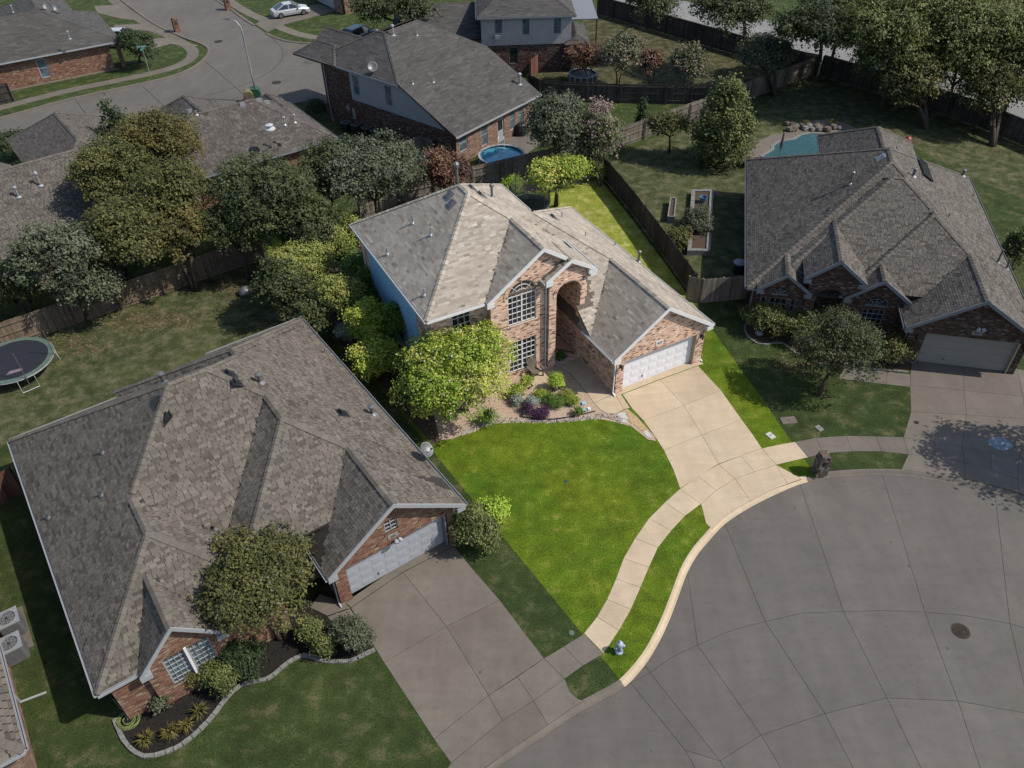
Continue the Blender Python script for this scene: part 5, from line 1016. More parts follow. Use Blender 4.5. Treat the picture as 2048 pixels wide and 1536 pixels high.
for px, py, zc, r, rz, mt, lab, bs in ((1532, 112, 3.6, 66, 2.0, 'leaf_greygreen', 'brownish spreading tree over the fence corner', (1548, 190)), (1632, 62, 6.4, 92, 2.6, 'leaf_dark', 'oak with a thick trunk beside the road', (1640, 122)), (1470, 25, 6.0, 86, 2.4, 'leaf_dark', 'dark oak in front of the road at the top', (1490, 70)), (1300, 8, 5.4, 60, 2.4, 'leaf_dark', 'dark oak at the top edge behind the long fence', (1296, 30)), (1755, 62, 7.0, 104, 3.2, 'leaf_green', 'bright green tree right of the oak', (1765, 150)), (1880, 40, 7.4, 110, 3.2, 'leaf_green', 'largest green tree at the top right', (1885, 150)), (2010, 70, 6.6, 96, 3.0, 'leaf_green', 'green tree at the top right corner', (2015, 170)),
    (1828, 165, 3.6, 80, 2.2, 'leaf_olive', 'rounded crape myrtle inside the right fence', (1852, 258)), (1992, 178, 3.6, 76, 2.2, 'leaf_olive', 'rounded crape myrtle at the right edge', (1985, 292)), (1690, 10, 7.0, 90, 2.6, 'leaf_green', 'green tree at the top edge behind the oak', None), (1790, 118, 4.6, 84, 2.8, 'leaf_green', 'leafy green tree between the oak and the rounded crape myrtle', None), (1925, 118, 4.8, 92, 2.9, 'leaf_green', 'leafy green tree above the two rounded crape myrtles', None), (2045, 130, 4.8, 84, 2.9, 'leaf_green', 'leafy green tree cut by the right edge above the fence', None), (1850, 5, 7.2, 96, 2.8, 'leaf_green', 'green tree cut by the top edge, second from the right', None), (1980, 0, 7.2, 96, 2.8, 'leaf_green', 'green tree cut by the top edge, nearest the right corner', None)):
    tree('roadside_tree', lab, 'tree', px, py, zc, r, rz, mt, .24, 1.9, k=40, base=bs, tr=.16, group=G, lobe=.32, stems=1 if rz > 2.3 else 3)
tree('street_tree', 'large dark tree shading the parked truck at the top', 'tree', 785, 18, 4.6, 86, 2.6, 'leaf_dark', .27, 1.9, k=30, base=(800, 75)); tree('round_tree', 'clipped round dark tree beside the corner house', 'tree', 274, 92, 2.2, 33, 1.7, 'leaf_deep', .20, 3.4, base=(280, 125), k=22, lobe=.36)
shrub('wall_shrub', 'wispy shrub at the corner of the brick house by the street', 'shrub', 632, 218, .9, 24, .8, 'leaf_deep', .18); shrub('side_tree', 'dark bush beyond the right house eave', 'bush', 2040, 500, 1.6, 36, 1.6, 'leaf_green', .18)
shrub('bed_greens', 'leafy green vegetables filling the long stone planter', 'plant', 1398, 440, .7, 26, .8, 'leaf_greygreen', .14, ry=1.6); shrub('fence_shrub', 'scrubby green shrub along the far side of the dark fence', 'shrub', 1352, 480, .7, 22, .8, 'leaf_olive', .14); shrub('fence_shrub', 'green shrub at the foot of the long planter', 'shrub', 1368, 470, .5, 16, .6, 'leaf_olive', .14)
tuft('pool_agave', 'spiky yellow-green plant left of the waterfall', 'plant', 1610, 255, 50, .7, 'leaf_straw', .5, seed=4, w=.04); tuft('pool_agave', 'spiky yellow-green plant right of the waterfall', 'plant', 1664, 253, 50, .7, 'leaf_straw', .6, seed=5, w=.04)

# ================================================================== FENCES
def fence(label, px, h, mat, rail=1, post=2.4, cap=False, name='wood_fence'):
    pl = [Vector(A2(*p)) for p in px]; e = empty(name, (*pl[0], 0), label=label, cat='fence'); o = pl[0]; pk = MB(); rl = MB(); rg = random.Random(len(px) * 13 + int(px[0][0])); posts = []
    for a, b in zip(pl, pl[1:]):
        d = b - a; L = d.length; d = d / L; n = Vector((-d.y, d.x)) * rail; k_ = max(1, int(L / .148)); st_ = L / k_
        for i in range(k_):
            p = a - o + d * (i * st_); q = p + d * (st_ - .010); hh = h + rg.uniform(-.02, .02); t = n * .018
            pk.hexa([(p.x, p.y, .02), (q.x, q.y, .02), (q.x - t.x, q.y - t.y, .02), (p.x - t.x, p.y - t.y, .02), (p.x, p.y, hh), (q.x, q.y, hh), (q.x - t.x, q.y - t.y, hh), (p.x - t.x, p.y - t.y, hh)], 0, rg.random())
        for z in (.3, h * .52, h - .25):
            p = a - o + n * .03; q = b - o + n * .03; r_ = MB(); r_.bar((p.x, p.y, z), (q.x, q.y, z), .05, .09); r_.build('rail', mat, e, tint=True)
        if cap: c_ = MB(); p, q = a - o, b - o; c_.bar((p.x, p.y, h + .03), (q.x, q.y, h + .03), .14, .04); c_.build('cap_rail', mat, e, tint=True)
        kp = max(1, round(L / post))
        for i in range(kp + 1 if b is pl[-1] else kp): posts.append(a - o + d * (L * i / kp) + n * .10)
    pk.build('pickets', mat, e, tint=True, kind='stuff'); pm = MB(); pm.box(-.05, .05, -.05, .05, -.05, h - .02); pme = pm.mesh('post', mat, tint=True)
    for p in posts: ob = link('post', pme, e); ob.location = (p.x, p.y, 0)
    return e
fence('warm sunlit board fence across the left back yard behind the trampoline', [(-90, 732), (0, 702), (120, 660), (245, 617), (330, 588), (440, 548), (530, 520)], 1.8, 'wood_warm', -1)
fence('weathered fence at the rear of the main lot in front of the round pool', [(720, 440), (800, 408), (870, 392), (945, 376), (1060, 348), (1165, 322)], 1.8, 'wood_fence', -1)
fence('dark weathered fence along the right side of the main lot', [(1168, 320), (1215, 366), (1262, 424), (1308, 486), (1340, 530), (1366, 566), (1384, 592)], 1.8, 'wood_dark', 1)
fence('pale picket fence between the main house and the right house', [(1372, 600), (1400, 606), (1440, 603), (1470, 600), (1500, 597)], 1.8, 'wood_fence', 1)
fence('pale fence climbing from the rear lot corner past the magnolia', [(1170, 320), (1240, 296), (1330, 262), (1420, 230), (1500, 198), (1600, 160), (1632, 148)], 1.8, 'wood_fence', -1)
fence('dark water-stained fence behind the rear two-storey house', [(1056, 186), (1080, 197), (1130, 202), (1240, 206), (1330, 208), (1432, 208)], 1.8, 'wood_dark', -1)
fence('long dark fence with cap rail along the road at the top', [(1195, 28), (1330, 68), (1480, 112), (1600, 146), (1632, 152)], 2.0, 'wood_dark', -1, cap=True)
fence('long dark fence with cap rail behind the right crape myrtles', [(1640, 152), (1740, 182), (1850, 216), (1950, 252), (2060, 298), (2160, 340)], 2.0, 'wood_dark', -1, cap=True)
fence('short grey fence beside the brick wall of the rear house', [(800, 330), (846, 312), (868, 322)], 1.8, 'wood_fence', -1)
fence('reddish fence stub against the far brick wall', [(1062, 156), (1082, 138)], 1.8, 'wood_red', 1)
fence('grey fence stub at the left edge by the corner house', [(-60, 218), (0, 208), (28, 202)], 1.8, 'wood_dark', -1)
fence('dark gate and fence at the rear corner of the near left house', [(-60, 1045), (0, 1012), (48, 985)], 1.8, 'wood_red', 1)

# tree just beyond the right edge: its dappled shade lies over the right driveway
c = at(1985, 925); p = (c.x + 6.2, c.y - .9)
e = empty('driveway_tree', (p[0], p[1], 0), label='tree just beyond the right edge shading the right driveway', cat='tree'); rng = np.random.default_rng(77)
_, LC = foliage('crown', e, rng, (3.3, 3.0, 2.0), 9000, .2, ['leaf_green'], k=26, lobe=.36, z=6.2); m = MB(); m.tube([(0, 0, -.05), (.1, 0, 2.2), (0, .1, 4.4)], [.22, .17, .13], 8)
for q, lr, _t in LC[:9]: m.tube([(0, .1, 4.3), (q[0] * .5, q[1] * .5, 5.2), (q[0], q[1], q[2] + 6.2)], [.1, .06, .02], 5)
m.build('trunk', 'bark', e, smooth=True)

# ================================================================== OBJECTS
def placed(name, label, cat, px, py, rz=0, z=0, group=None):
    p = at(px, py, z); return empty(name, (p.x, p.y, z), rz, label=label, cat=cat, group=group)
# fire hydrant
e = placed('fire_hydrant', 'silver fire hydrant on the parkway grass by the curb', 'fire hydrant', 1238, 1303, .3)
m = MB(); m.lathe([(.17, 0), (.17, .05), (.12, .06), (.11, .42), (.15, .43), (.15, .48), (.12, .49)], 18); m.build('barrel', 'silver_paint', e, smooth=True)
m = MB(); m.lathe([(.15, .48), (.16, .52), (.15, .58), (.11, .66), (.05, .70), (.035, .71), (.035, .76)], 18); m.build('bonnet', 'silver_paint', e, smooth=True)
for ax in ((1, 0, 0), (-1, 0, 0), (0, -1, 0)):
    m = MB(); m.lathe([(.055, .08), (.055, .16), (.075, .165), (.075, .20), (.03, .21), (.03, .24)], 10, (0, 0, .34), axis=ax); m.build('outlet', 'silver_paint', e)
# stone mailbox pillar: single stones
e = placed('stone_mailbox', 'rounded fieldstone mailbox pillar on the parkway by the driveway', 'mailbox', 1638, 946, .15); e.scale = (.84, .84, .92)
rg = random.Random(4); part_box('core', 'stone_brown', e, -.28, .28, -.24, .24, 0, 1.08)
row = 0; z = 0
while z < 1.33:
    hh = rg.uniform(.10, .17); wid = .36 if z < 1.0 else max(.2, .36 * math.sqrt(max(0, 1 - ((z + hh / 2 - 1.0) / .50) ** 2)))
    for side in range(4):
        half = (wid, .31)[side % 2]; off_ = (.31, wid)[side % 2]; x = -half
        while x < half - .04:
            w = min(rg.uniform(.13, .24), half - x); p = rg.uniform(-.01, .025); t = MB()
            a, b = x + .006, x + w - .006; d0, d1 = off_ - .09, off_ + p
            q = [(a, -d1), (b, -d1), (b, -d0), (a, -d0)]
            rot = [lambda u, v: (u, v), lambda u, v: (-v, u), lambda u, v: (-u, -v), lambda u, v: (v, -u)][side]
            g = [rot(*k_) for k_ in q]; sh_ = .012; t.hexa([(u, v, z + .006) for u, v in g] + [(u * (1 - sh_), v * (1 - sh_), z + hh - .006) for u, v in g]); t.build('stone', rg.choice(['stone_brown', 'stone_brown', 'brick_brown', 'stone_edge']), e); x += w
    if z > .95: t = MB(); t.box(-wid + .04, wid - .04, -.26, .26, z, z + hh); t.build('cap_stone', 'stone_brown', e)
    z += hh
part_box('letter_box', 'metal_dark', e, -.13, .13, -.345, -.2, .92, 1.12)
def pillar(label, px, py, rz):
    e = placed('brick_mailbox', label, 'mailbox', px, py, rz, group='brick mailboxes along the far street'); part_box('pier', 'brick_red', e, -.3, .3, -.3, .3, 0, 1.35); part_box('cap', 'stone_brown', e, -.34, .34, -.34, .34, 1.35, 1.43); m = MB(); m.box(-.2, .2, -.26, .26, 1.43, 1.6); m.build('crown', 'brick_red', e); part_box('letter_box', 'metal_dark', e, -.14, .14, -.32, -.25, .9, 1.15)
pillar('brick mailbox at the curb left of the far intersection', 355, 64, .6); pillar('brick mailbox at the curb near the white sedan', 457, 20, .6)
# adirondack chair
e = placed('adirondack_chair', 'brown slatted garden chair on the patio below the tall window', 'chair', 1071, 750, .55)
sl = MB()
for i in range(5): part_box('seat_slat', 'chair_brown', e, -.27, .27, -.30 + i * .105, -.21 + i * .105, .36 - i * .02, .385 - i * .02)
for i in range(6):
    a = (i - 2.5) * .095; m = MB(); tp = 1.06 - abs(i - 2.5) * .05; m.bar((a * .8, .22, .26), (a * 1.25, .48, tp), .082, .02, (0, 1, 0)); m.build('back_slat', 'chair_brown', e)
for s_ in (-1, 1):
    part_box('arm', 'chair_brown', e, s_ * .36 - .07, s_ * .36 + .07, -.36, .34, .55, .575); part_box('leg', 'chair_brown', e, s_ * .33 - .025, s_ * .33 + .025, -.34, -.25, 0, .55)
    m = MB(); m.bar((s_ * .29, -.32, .36), (s_ * .29, .46, .03), .03, .12); m.build('leg', 'chair_brown', e)
# ornaments and lids
for px, py, mt, s_, lab in ((1167, 808, 'sky_plastic', .13, 'upper sky-blue garden ornament in the flower bed'), (1168, 822, 'sky_plastic', .14, 'lower sky-blue garden ornament in the flower bed'), (1178, 819, 'trim_white', .10, 'white garden ornament beside the blue ones')):
    e = placed('garden_ornament', lab, 'ornament', px, py, .4, group='garden ornaments'); m = MB(); m.prism([(-s_, -s_ * .7), (s_ * .2, -s_), (s_, -s_ * .1), (s_ * .5, s_), (-s_ * .6, s_ * .8)], 0, .10); m.build('block', mt, e)
def lid(label, px, py, w, d, rz, mat, h=.03, name='meter_box'):
    e = placed(name, label, 'utility cover', px, py, rz); m = MB(); m.hexa([(-w, -d, 0), (w, -d, 0), (w, d, 0), (-w, d, 0), (-w * .97, -d * .97, h), (w * .97, -d * .97, h), (w * .97, d * .97, h), (-w * .97, d * .97, h)]); m.build('lid', mat, e); q = MB(); q.box(-.05, .05, -.02, .02, h, h + .01); q.build('pull', 'metal_dark', e)
lid('white meter box lid in the bright grass beside the driveway', 1541, 872, .17, .23, .5, 'stone_white', .05); lid('grey meter box lid in the lawn before the right house', 1638, 857, .15, .2, .5, 'concrete_pale', .05); lid('flat concrete pad on the lawn at the lot line', 1577, 841, .42, .26, .1, 'concrete_dimmed', .04, 'concrete_pad')
e = placed('sprinkler_cover', 'small round green valve cover in the middle of the front lawn', 'utility cover', 1132, 962); m = MB(); m.lathe([(.09, .0), (.09, .03), (.0, .035)], 14); m.build('lid', 'green_cabinet', e)
e = placed('valve_cover', 'round pale green valve cover in the grass by the left sidewalk', 'utility cover', 1143, 1266); m = MB(); m.lathe([(.12, .0), (.12, .03), (.0, .035)], 14); m.build('lid', 'pad_green', e)
def manhole(label, px, py, z=ZS, r=.34):
    e = placed('manhole_cover', label, 'manhole', px, py, 0, z, group='manhole covers'); m = MB(); m.lathe([(r * 1.12, .001), (r * 1.12, .006), (r, .006), (r, .003)], 24, caps=False); m.build('ring', 'metal_dark', e); q = MB(); q.lathe([(r * .98, .001), (r * .98, .008), (0, .008)], 24)
    for i in range(7): q.box(-r * .8 + i * r * .25, -r * .72 + i * r * .25, -r * .5, r * .5, .008, .014)
    q.build('cover', 'soil', e)
manhole('manhole cover in the near cul-de-sac pavement', 1921, 1262); manhole('manhole cover in the middle of the far street', 437, 83, .013, .45); manhole('manhole cover in front of the rear two-storey house', 553, 165, .013, .45); manhole('small cleanout cover in the right driveway', 1833, 845, .013, .12)
m = MB(); n_ = 18; c = at(2001, 887, .0165); rg = random.Random(2); m.face([(c.x + math.cos(6.283 * i / n_) * .58 * rg.uniform(.93, 1.05), c.y + math.sin(6.283 * i / n_) * .5 * rg.uniform(.93, 1.05), .0165) for i in range(n_)]); m.build('chalk_drawing', 'chalk_blue', label='pale blue chalk circle drawn on the right driveway', cat='drawing')
# street lamp, cabinets, street sign
e = placed('street_lamp', 'tall slim grey street lamp at the far intersection', 'street lamp', 516, 203)
m = MB(); m.lathe([(.22, 0), (.22, .1), (.12, .14)], 10); m.build('base', 'metal_grey', e); m = MB(); pts = [(0, 0, 0), (0, 0, 3), (0, 0, 6.2), (-.05, 0, 6.9), (-.35, 0, 7.35), (-.9, 0, 7.55)]; m.tube(pts, [.11, .095, .075, .065, .05, .04], 10); m.build('pole', 'metal_pale', e, smooth=True); m = MB(); m.hexa([(-1.4, -.11, 7.5), (-.85, -.11, 7.5), (-.85, .11, 7.5), (-1.4, .11, 7.5), (-1.35, -.07, 7.62), (-.85, -.08, 7.64), (-.85, .08, 7.64), (-1.35, .07, 7.62)]); m.build('luminaire', 'metal_grey', e)
def cab(name, label, px, py, mat, front, w, d, h):
    e = placed(name, label, 'cabinet', px, py, .2); m = MB(); pr = [(-w, 0), (w, 0), (w, h * .75), (w * .8, h * .93), (w * .4, h), (-w * .4, h), (-w * .8, h * .93), (-w, h * .75)]
    b0 = [(x, -d, z) for x, z in pr]; b1 = [(x, d, z) for x, z in pr]; m.face(b0); m.face(b1[::-1])
    for i in range(8): j = (i + 1) % 8; m.face([b0[i], b1[i], b1[j], b0[j]])
    m.build('shell', mat, e); part_box('door', front, e, -w * .75, w * .75, -d - .03, -d, .1, h * .8)
cab('recycling_bin', 'tan arched bin at the foot of the street lamp', 501, 207, 'tan_plastic', 'chair_brown', .45, .55, 1.3); cab('utility_cabinet', 'dark green cabinet behind the street lamp', 514, 203, 'green_cabinet', 'green_cabinet', .5, .5, 1.35)
e = placed('street_sign', 'green street name sign on a thin pole beside the round dark tree', 'sign', 300, 148)
m = MB(); m.tube([(0, 0, 0), (0, 0, 2.9)], .035, 8); m.build('post', 'metal_pale', e); m = MB(); m.bar((-.5, -.07, 2.75), (.5, .1, 2.75), .03, .2); m.build('blade', 'sign_green', e); m = MB(); m.bar((-.07, -.42, 2.52), (.07, .42, 2.52), .03, .18); m.build('blade', 'sign_green', e)
m = MB()
for i in range(7):
    x = -.42 + i * .12
    if i != 3: m.bar((x, x * .17 - .005, 2.75), (x + .07, (x + .07) * .17 - .005, 2.75), .006, .08)
m.build('lettering', 'trim_white', e)
# satellite dishes
def dish(house, label, u, w, z, aim, r=.42, mat='metal_pale', group='satellite dishes'):
    p = house.world(u, w, z); e = empty('satellite_dish', p, house.yaw, label=label, cat='satellite dish', group=group); a = Vector(aim).normalized()
    m = MB(); m.tube([(0, 0, -.05), (0, 0, .35), tuple(a * .1 + Vector((0, 0, .5)))], .03, 8); m.build('mast', 'metal_grey', e); c = Vector((0, 0, .55)) + a * .12
    m = MB(); m.lathe([(.02, 0), (r * .5, .03), (r * .85, .085), (r, .13), (r * 1.01, .12), (r * .85, .06), (r * .5, .005), (.02, -.03)], 22, tuple(c), axis=a); m.build('reflector', mat, e, smooth=True)
    m = MB(); m.bar(c + Vector((0, 0, -r * .9)), c + a * .5 + Vector((0, 0, -.1)), .025, .025); m.lathe([(.045, 0), (.045, .1)], 8, tuple(c + a * .48 + Vector((0, 0, -.1))), axis=-a); m.build('feed_arm', 'metal_dark', e)
H = LEFT; hz = lambda u, w: max(S['h'](u, w) for S in H.S)
u, w, z = drop(850, 918, 3); dish(LEFT, 'grey satellite dish on the eave of the near left house', u, w, z, (.35, -.55, .6), .36, 'metal_grey')
u, w = REAR.loc(731, 150, 5.7); dish(REAR, 'round white satellite dish on the rear two-storey house', .35, 9.3, 5.6, (-.4, -.6, .5), .40, 'metal_grey')
H = H2_CORNER; hz = lambda u, w: max(S['h'](u, w) for S in H.S)
dish(H, 'larger white satellite dish on the corner house roof', *drop(100, 24, 4), (-.2, -.8, .5), .48, 'metal_grey'); dish(H, 'smaller white satellite dish on the corner house roof', *drop(120, 28, 4), (-.2, -.8, .5), .42, 'metal_grey')
# air conditioners
def aircon(label, px, py, rz, s_=.42, h=.85, mat='metal_grey', z=.06, top='metal_pale'):
    e = placed('air_conditioner', label, 'air conditioner', px, py, rz, group='outdoor air conditioner units'); m = MB(); c = .1; pr = [(-s_ + c, -s_), (s_ - c, -s_), (s_, -s_ + c), (s_, s_ - c), (s_ - c, s_), (-s_ + c, s_), (-s_, s_ - c), (-s_, -s_ + c)]
    m.prism([(x * .95, y * .95) for x, y in pr], z, z + h - .05); m.build('coil', mat, e); l = MB(); k_ = 12
    for i in range(k_):
        zz = z + .04 + i * (h - .12) / k_; l.prism(pr, zz, zz + .018)
    l.build('louvers', mat, e); t = MB(); n_ = 24; ring = [(math.cos(6.283 * i / n_) * s_ * .78, math.sin(6.283 * i / n_) * s_ * .78) for i in range(n_)]; sq = [(max(-s_, min(s_, x * 1.9)), max(-s_, min(s_, y * 1.9))) for x, y in ring]
    for i in range(n_):
        j = (i + 1) % n_; t.face([(*sq[i], z + h), (*sq[j], z + h), (*ring[j], z + h), (*ring[i], z + h)]); t.face([(*sq[i], z + h - .06), (*sq[j], z + h - .06), (*sq[j], z + h), (*sq[i], z + h)]); t.face([(*ring[i], z + h), (*ring[j], z + h), (*ring[j], z + h - .15), (*ring[i], z + h - .15)])
    t.build('top_cover', top, e); f = MB(); f.lathe([(.10, z + h - .12), (.10, z + h - .04), (0, z + h - .03)], 12)
    for i in range(5): a = 6.283 * i / 5; d = Vector((math.cos(a), math.sin(a), 0)); f.bar(d * .08 + Vector((0, 0, z + h - .09)), d * s_ * .72 + Vector((0, 0, z + h - .11)), .13, .012, (.0, .0, 1))
    f.build('fan', 'metal_dark', e); g = MB()
    for i in range(8): a = 6.283 * i / 8; d = Vector((math.cos(a), math.sin(a), 0)); g.bar(d * .05 + Vector((0, 0, z + h + .01)), d * s_ * .8 + Vector((0, 0, z + h + .01)), .012, .012)
    for rr in (.3, .55, .78):
        q = [Vector((math.cos(6.283 * i / 20) * s_ * rr, math.sin(6.283 * i / 20) * s_ * rr, z + h + .012)) for i in range(21)]
        for a, b in zip(q, q[1:]): g.bar(a, b, .010, .010)
    g.build('guard', top, e)
pad = placed('equipment_pad', 'concrete pad under the two near air conditioners', 'pad', 12, 1290, .61); m = MB(); m.prism([(-1.0, -.75), (.95, -.75), (.95, 1.6), (-1.0, 1.6)], 0, .06); m.build('slab', 'concrete_dimmed', pad)
aircon('rear one of the two near air conditioners at the left edge', 32, 1262, .61, .44, .9); aircon('front one of the two near air conditioners at the left edge', 37, 1312, .61, .44, .9)
for px, py, lab in ((694, 262, 'first air conditioner from the street beside the rear brick wall'), (714, 266, 'second air conditioner beside the rear brick wall'), (735, 272, 'third air conditioner beside the rear brick wall'), (752, 278, 'fourth air conditioner beside the rear brick wall')): aircon(lab, px, py, .88, .38, .8, 'metal_dark', .02, 'metal_grey')
# pools
def roundpool(name, label, px, py, zt, rpx, wall, rim, water):
    c = at(px, py, zt); r = rpx * depth(c) / F_PX; e = empty(name, (c.x, c.y, 0), label=label, cat='pool'); m = MB(); m.lathe([(r, 0), (r, zt - .02), (r - .03, zt - .02), (r - .03, zt - .25)], 40, caps=False); m.build('wall', wall, e); m = MB(); m.lathe([(r + .04, zt - .03), (r + .04, zt + .02), (r - .14, zt + .02), (r - .14, zt - .03)], 40, caps=False); m.build('rim', rim, e); m = MB(); m.lathe([(r - .02, zt - .16), (0, zt - .16)], 40, caps=False); m.build('water', water, e)
    for i in range(14): a = 6.283 * i / 14; q = MB(); q.box(r + .0, r + .07, -.07, .07, 0, zt - .03); o = q.build('upright', rim, e); o.rotation_euler = (0, 0, a)
    return e, r
e, r = roundpool('round_pool', 'round above-ground pool of blue water behind the main house', 1003, 309, 1.22, 46, 'metal_grey', 'trim_grey', 'pool_water')
l = MB(); y0 = r - .45
for x in (-.22, .22): l.tube([(x, y0 - .05, .5), (x, y0, 1.9), (x, y0 + .35, 1.95), (x, r + .25, 1.2), (x, r + .5, 0)], .022, 8)
for zz in (.8, 1.1, 1.4): l.box(-.22, .22, y0 - .06, y0 + .04, zz, zz + .03)
l.build('ladder', 'trim_white', e)
roundpool('splash_pool', 'small round grey pool under the red crape myrtle in the far yard', 1166, 146, .9, 28, 'stone_brown', 'trim_grey', 'metal_grey')
m = MB(); m.prism(P2([(1486, 325), (1500, 303), (1520, 281), (1545, 270), (1565, 266), (1588, 259), (1600, 248), (1640, 240), (1690, 246), (1720, 262), (1720, 320), (1560, 345)]), .0, .03); pd = m.build('pool_deck', 'concrete_dimmed', kind='structure')
wp = P2([(1527, 312), (1540, 305), (1549, 299), (1548, 292), (1560, 284), (1590, 279), (1603, 271), (1622, 267), (1645, 268), (1665, 280), (1660, 300), (1600, 318), (1540, 322)], .04)
e = empty('swimming_pool', (*wp[0], 0), label='curved in-ground pool with teal water behind the right house', cat='pool'); lw = [(x - wp[0][0], y - wp[0][1]) for x, y in wp]; m = MB(); m.prism(lw, .0, .042); m.build('water', 'pool_teal', e); m = MB(); out = inset(lw, -.28)
for i in range(len(lw)): j = (i + 1) % len(lw); m.hexa([(*lw[i], .0), (*lw[j], .0), (*out[j], .0), (*out[i], .0), (*lw[i], .075), (*lw[j], .075), (*out[j], .075), (*out[i], .075)])
m.build('coping', 'stone_pale' if 0 else 'stone_edge', e); rg = random.Random(8); c0 = Vector(A2(1632, 260))
for i in range(26):
    x = c0.x - wp[0][0] + rg.uniform(-2.6, 2.6); y = c0.y - wp[0][1] + rg.uniform(-.6, 1.0) + abs(x - (c0.x - wp[0][0])) * .1; s_ = rg.uniform(.18, .42); t = MB(); t.lathe([(s_ * .8, 0), (s_, s_ * .4), (s_ * .75, s_ * .9), (0, s_ * 1.05)], 7, (x, y, .03)); t.build('rock', rg.choice(['stone_brown', 'stone_edge', 'concrete_dimmed']), e)
e = placed('fire_table', 'round stone table with a dark top by the right house wall', 'table', 1492, 332); m = MB(); m.lathe([(.3, 0), (.25, .5), (.55, .55), (.6, .62), (.3, .64)], 14); m.build('bowl', 'stone_brown', e); part_box('lid', 'metal_dark', e, -.2, .2, -.2, .2, .64, .72)
e = placed('pool_umbrella', 'closed patio umbrella standing at the pool edge', 'umbrella', 1557, 318); m = MB(); m.tube([(0, 0, 0), (0, 0, 2.4)], .025, 8); m.build('pole', 'metal_dark', e); m = MB(); m.lathe([(.10, .9), (.12, 1.3), (.07, 2.2), (0, 2.45)], 10); m.build('canopy', 'metal_grey', e)
# raised planters
def planter(label, px, h, t, mat, fill):
    w = P2(px); c = Vector((sum(x for x, y in w) / 4, sum(y for x, y in w) / 4)); e = empty('raised_planter', (*c, 0), label=label, cat='planter'); l = [(x - c.x, y - c.y) for x, y in w]; i_ = inset(l, t); rg = random.Random(int(px[0][0]))
    for k_ in range(4):
        a, b = Vector(l[k_]), Vector(l[(k_ + 1) % 4]); c_, d = Vector(i_[k_]), Vector(i_[(k_ + 1) % 4]); n_ = max(2, int((b - a).length / .42))
        for i in range(n_):
            f0, f1 = i / n_, (i + .96) / n_; q = [a.lerp(b, f0), a.lerp(b, f1), c_.lerp(d, f1), c_.lerp(d, f0)]; m = MB(); z = h + rg.uniform(-.02, .02); m.hexa([(*p, 0) for p in q] + [(*p, z) for p in q]); m.build('block', mat, e)
    m = MB(); m.prism(i_, 0, h - .1); m.build('soil', fill, e)
planter('long stone-edged planter in the right side yard', [(1382, 388), (1426, 388), (1419, 511), (1373, 511)], .4, .28, 'stone_edge', 'mulch_brown'); planter('small pale planter beside the long stone planter', [(1339, 407), (1352, 409), (1348, 447), (1333, 446)], .55, .1, 'stone_edge', 'mulch_brown')
e = placed('blue_tub', 'blue plastic tub at the top end of the long planter', 'tub', 1406, 402, 0, .4); m = MB(); m.lathe([(.22, 0), (.3, .35), (.27, .35), (.2, .05)], 14); m.build('tub', 'blue_plastic', e)
e = placed('spool_table', 'round pale lid on a barrel by the side fence', 'barrel', 1476, 545); m = MB(); m.lathe([(.33, 0), (.38, .4), (.33, .75)], 16); m.build('barrel', 'metal_dark', e); m = MB(); m.lathe([(.42, .75), (.42, .82), (0, .84)], 18); m.build('lid', 'metal_pale', e)
e = placed('toy_slide', 'red plastic toy beside the right house rear corner', 'toy', 1815, 283); m = MB(); m.lathe([(.28, 0), (.25, .3), (.1, .45), (0, .47)], 12); m.build('shell', 'red_plastic', e)
# trampolines
def trampoline(label, c, r, z, lean, net=False):
    e = empty('trampoline', (c[0], c[1], 0), label=label, cat='trampoline'); m = MB(); m.lathe([(r * .86, z - .012), (0, z - .03)], 40, caps=False); m.build('jumping_mat', 'mat_black', e)
    m = MB(); m.lathe([(r * .86, z + .01), (r * .99, z + .025), (r * 1.0, z - .02), (r * .86, z - .02)], 40, caps=False); m.build('edge_pad', 'pad_green', e); m = MB(); q = [(math.cos(6.283 * i / 32) * r, math.sin(6.283 * i / 32) * r, z - .05) for i in range(33)]; m.tube(q, .03, 6); m.build('frame_ring', 'metal_pale', e)
    for i in range(4):
        a = 6.283 * i / 4 + .5; b = a + .42; p, s_ = Vector((math.cos(a), math.sin(a), 0)) * r, Vector((math.cos(b), math.sin(b), 0)) * r; m = MB(); up = Vector((0, 0, z - .05)); m.tube([p + up, p * 1.02 + Vector((0, 0, .03)), s_ * 1.02 + Vector((0, 0, .03)), s_ + up], .022, 6); m.build('leg', 'metal_light', e)
    for i in range(6): a = 6.283 * i / 6 + .2; d = Vector((math.cos(a), math.sin(a), 0)) * r * 1.03; m = MB(); m.tube([d + Vector((0, 0, .2)), d + Vector((0, 0, z + 1.75))], .024, 6); m.build('pole', 'metal_grey', e)
    m = MB(); n_ = 36
    for i in range(n_):
        if not net and 10 < i < 30: continue
        a, b = 6.283 * i / n_, 6.283 * (i + 1) / n_; f = lambda t: z + 1.7 - .35 * abs(math.sin(3 * (t - .2)))
        m.face([(math.cos(a) * r, math.sin(a) * r, z), (math.cos(b) * r, math.sin(b) * r, z), (math.cos(b) * r * .98, math.sin(b) * r * .98, f(b)), (math.cos(a) * r * .98, math.sin(a) * r * .98, f(a))])
    if net: m.build('safety_net', 'netting', e)
    return e
pr_ = at(103, 716, .9); trampoline('large trampoline with green edge pad in the left back yard', (pr_.x - 2.15, pr_.y - .1), 2.15, .9, 0)
e_ = bpy.data.objects['trampoline']; m = MB(); m.prism([(.2, -1.35), (.95, -.95), (.85, -.75), (.25, -1.0)], .885, .90); m.build('patch', 'kraft_pink', e_)
pc = at(1060, 408, .8); trampoline('netted trampoline in the shade behind the main roof', (pc.x, pc.y + .4), 1.5, .7, 0, True)
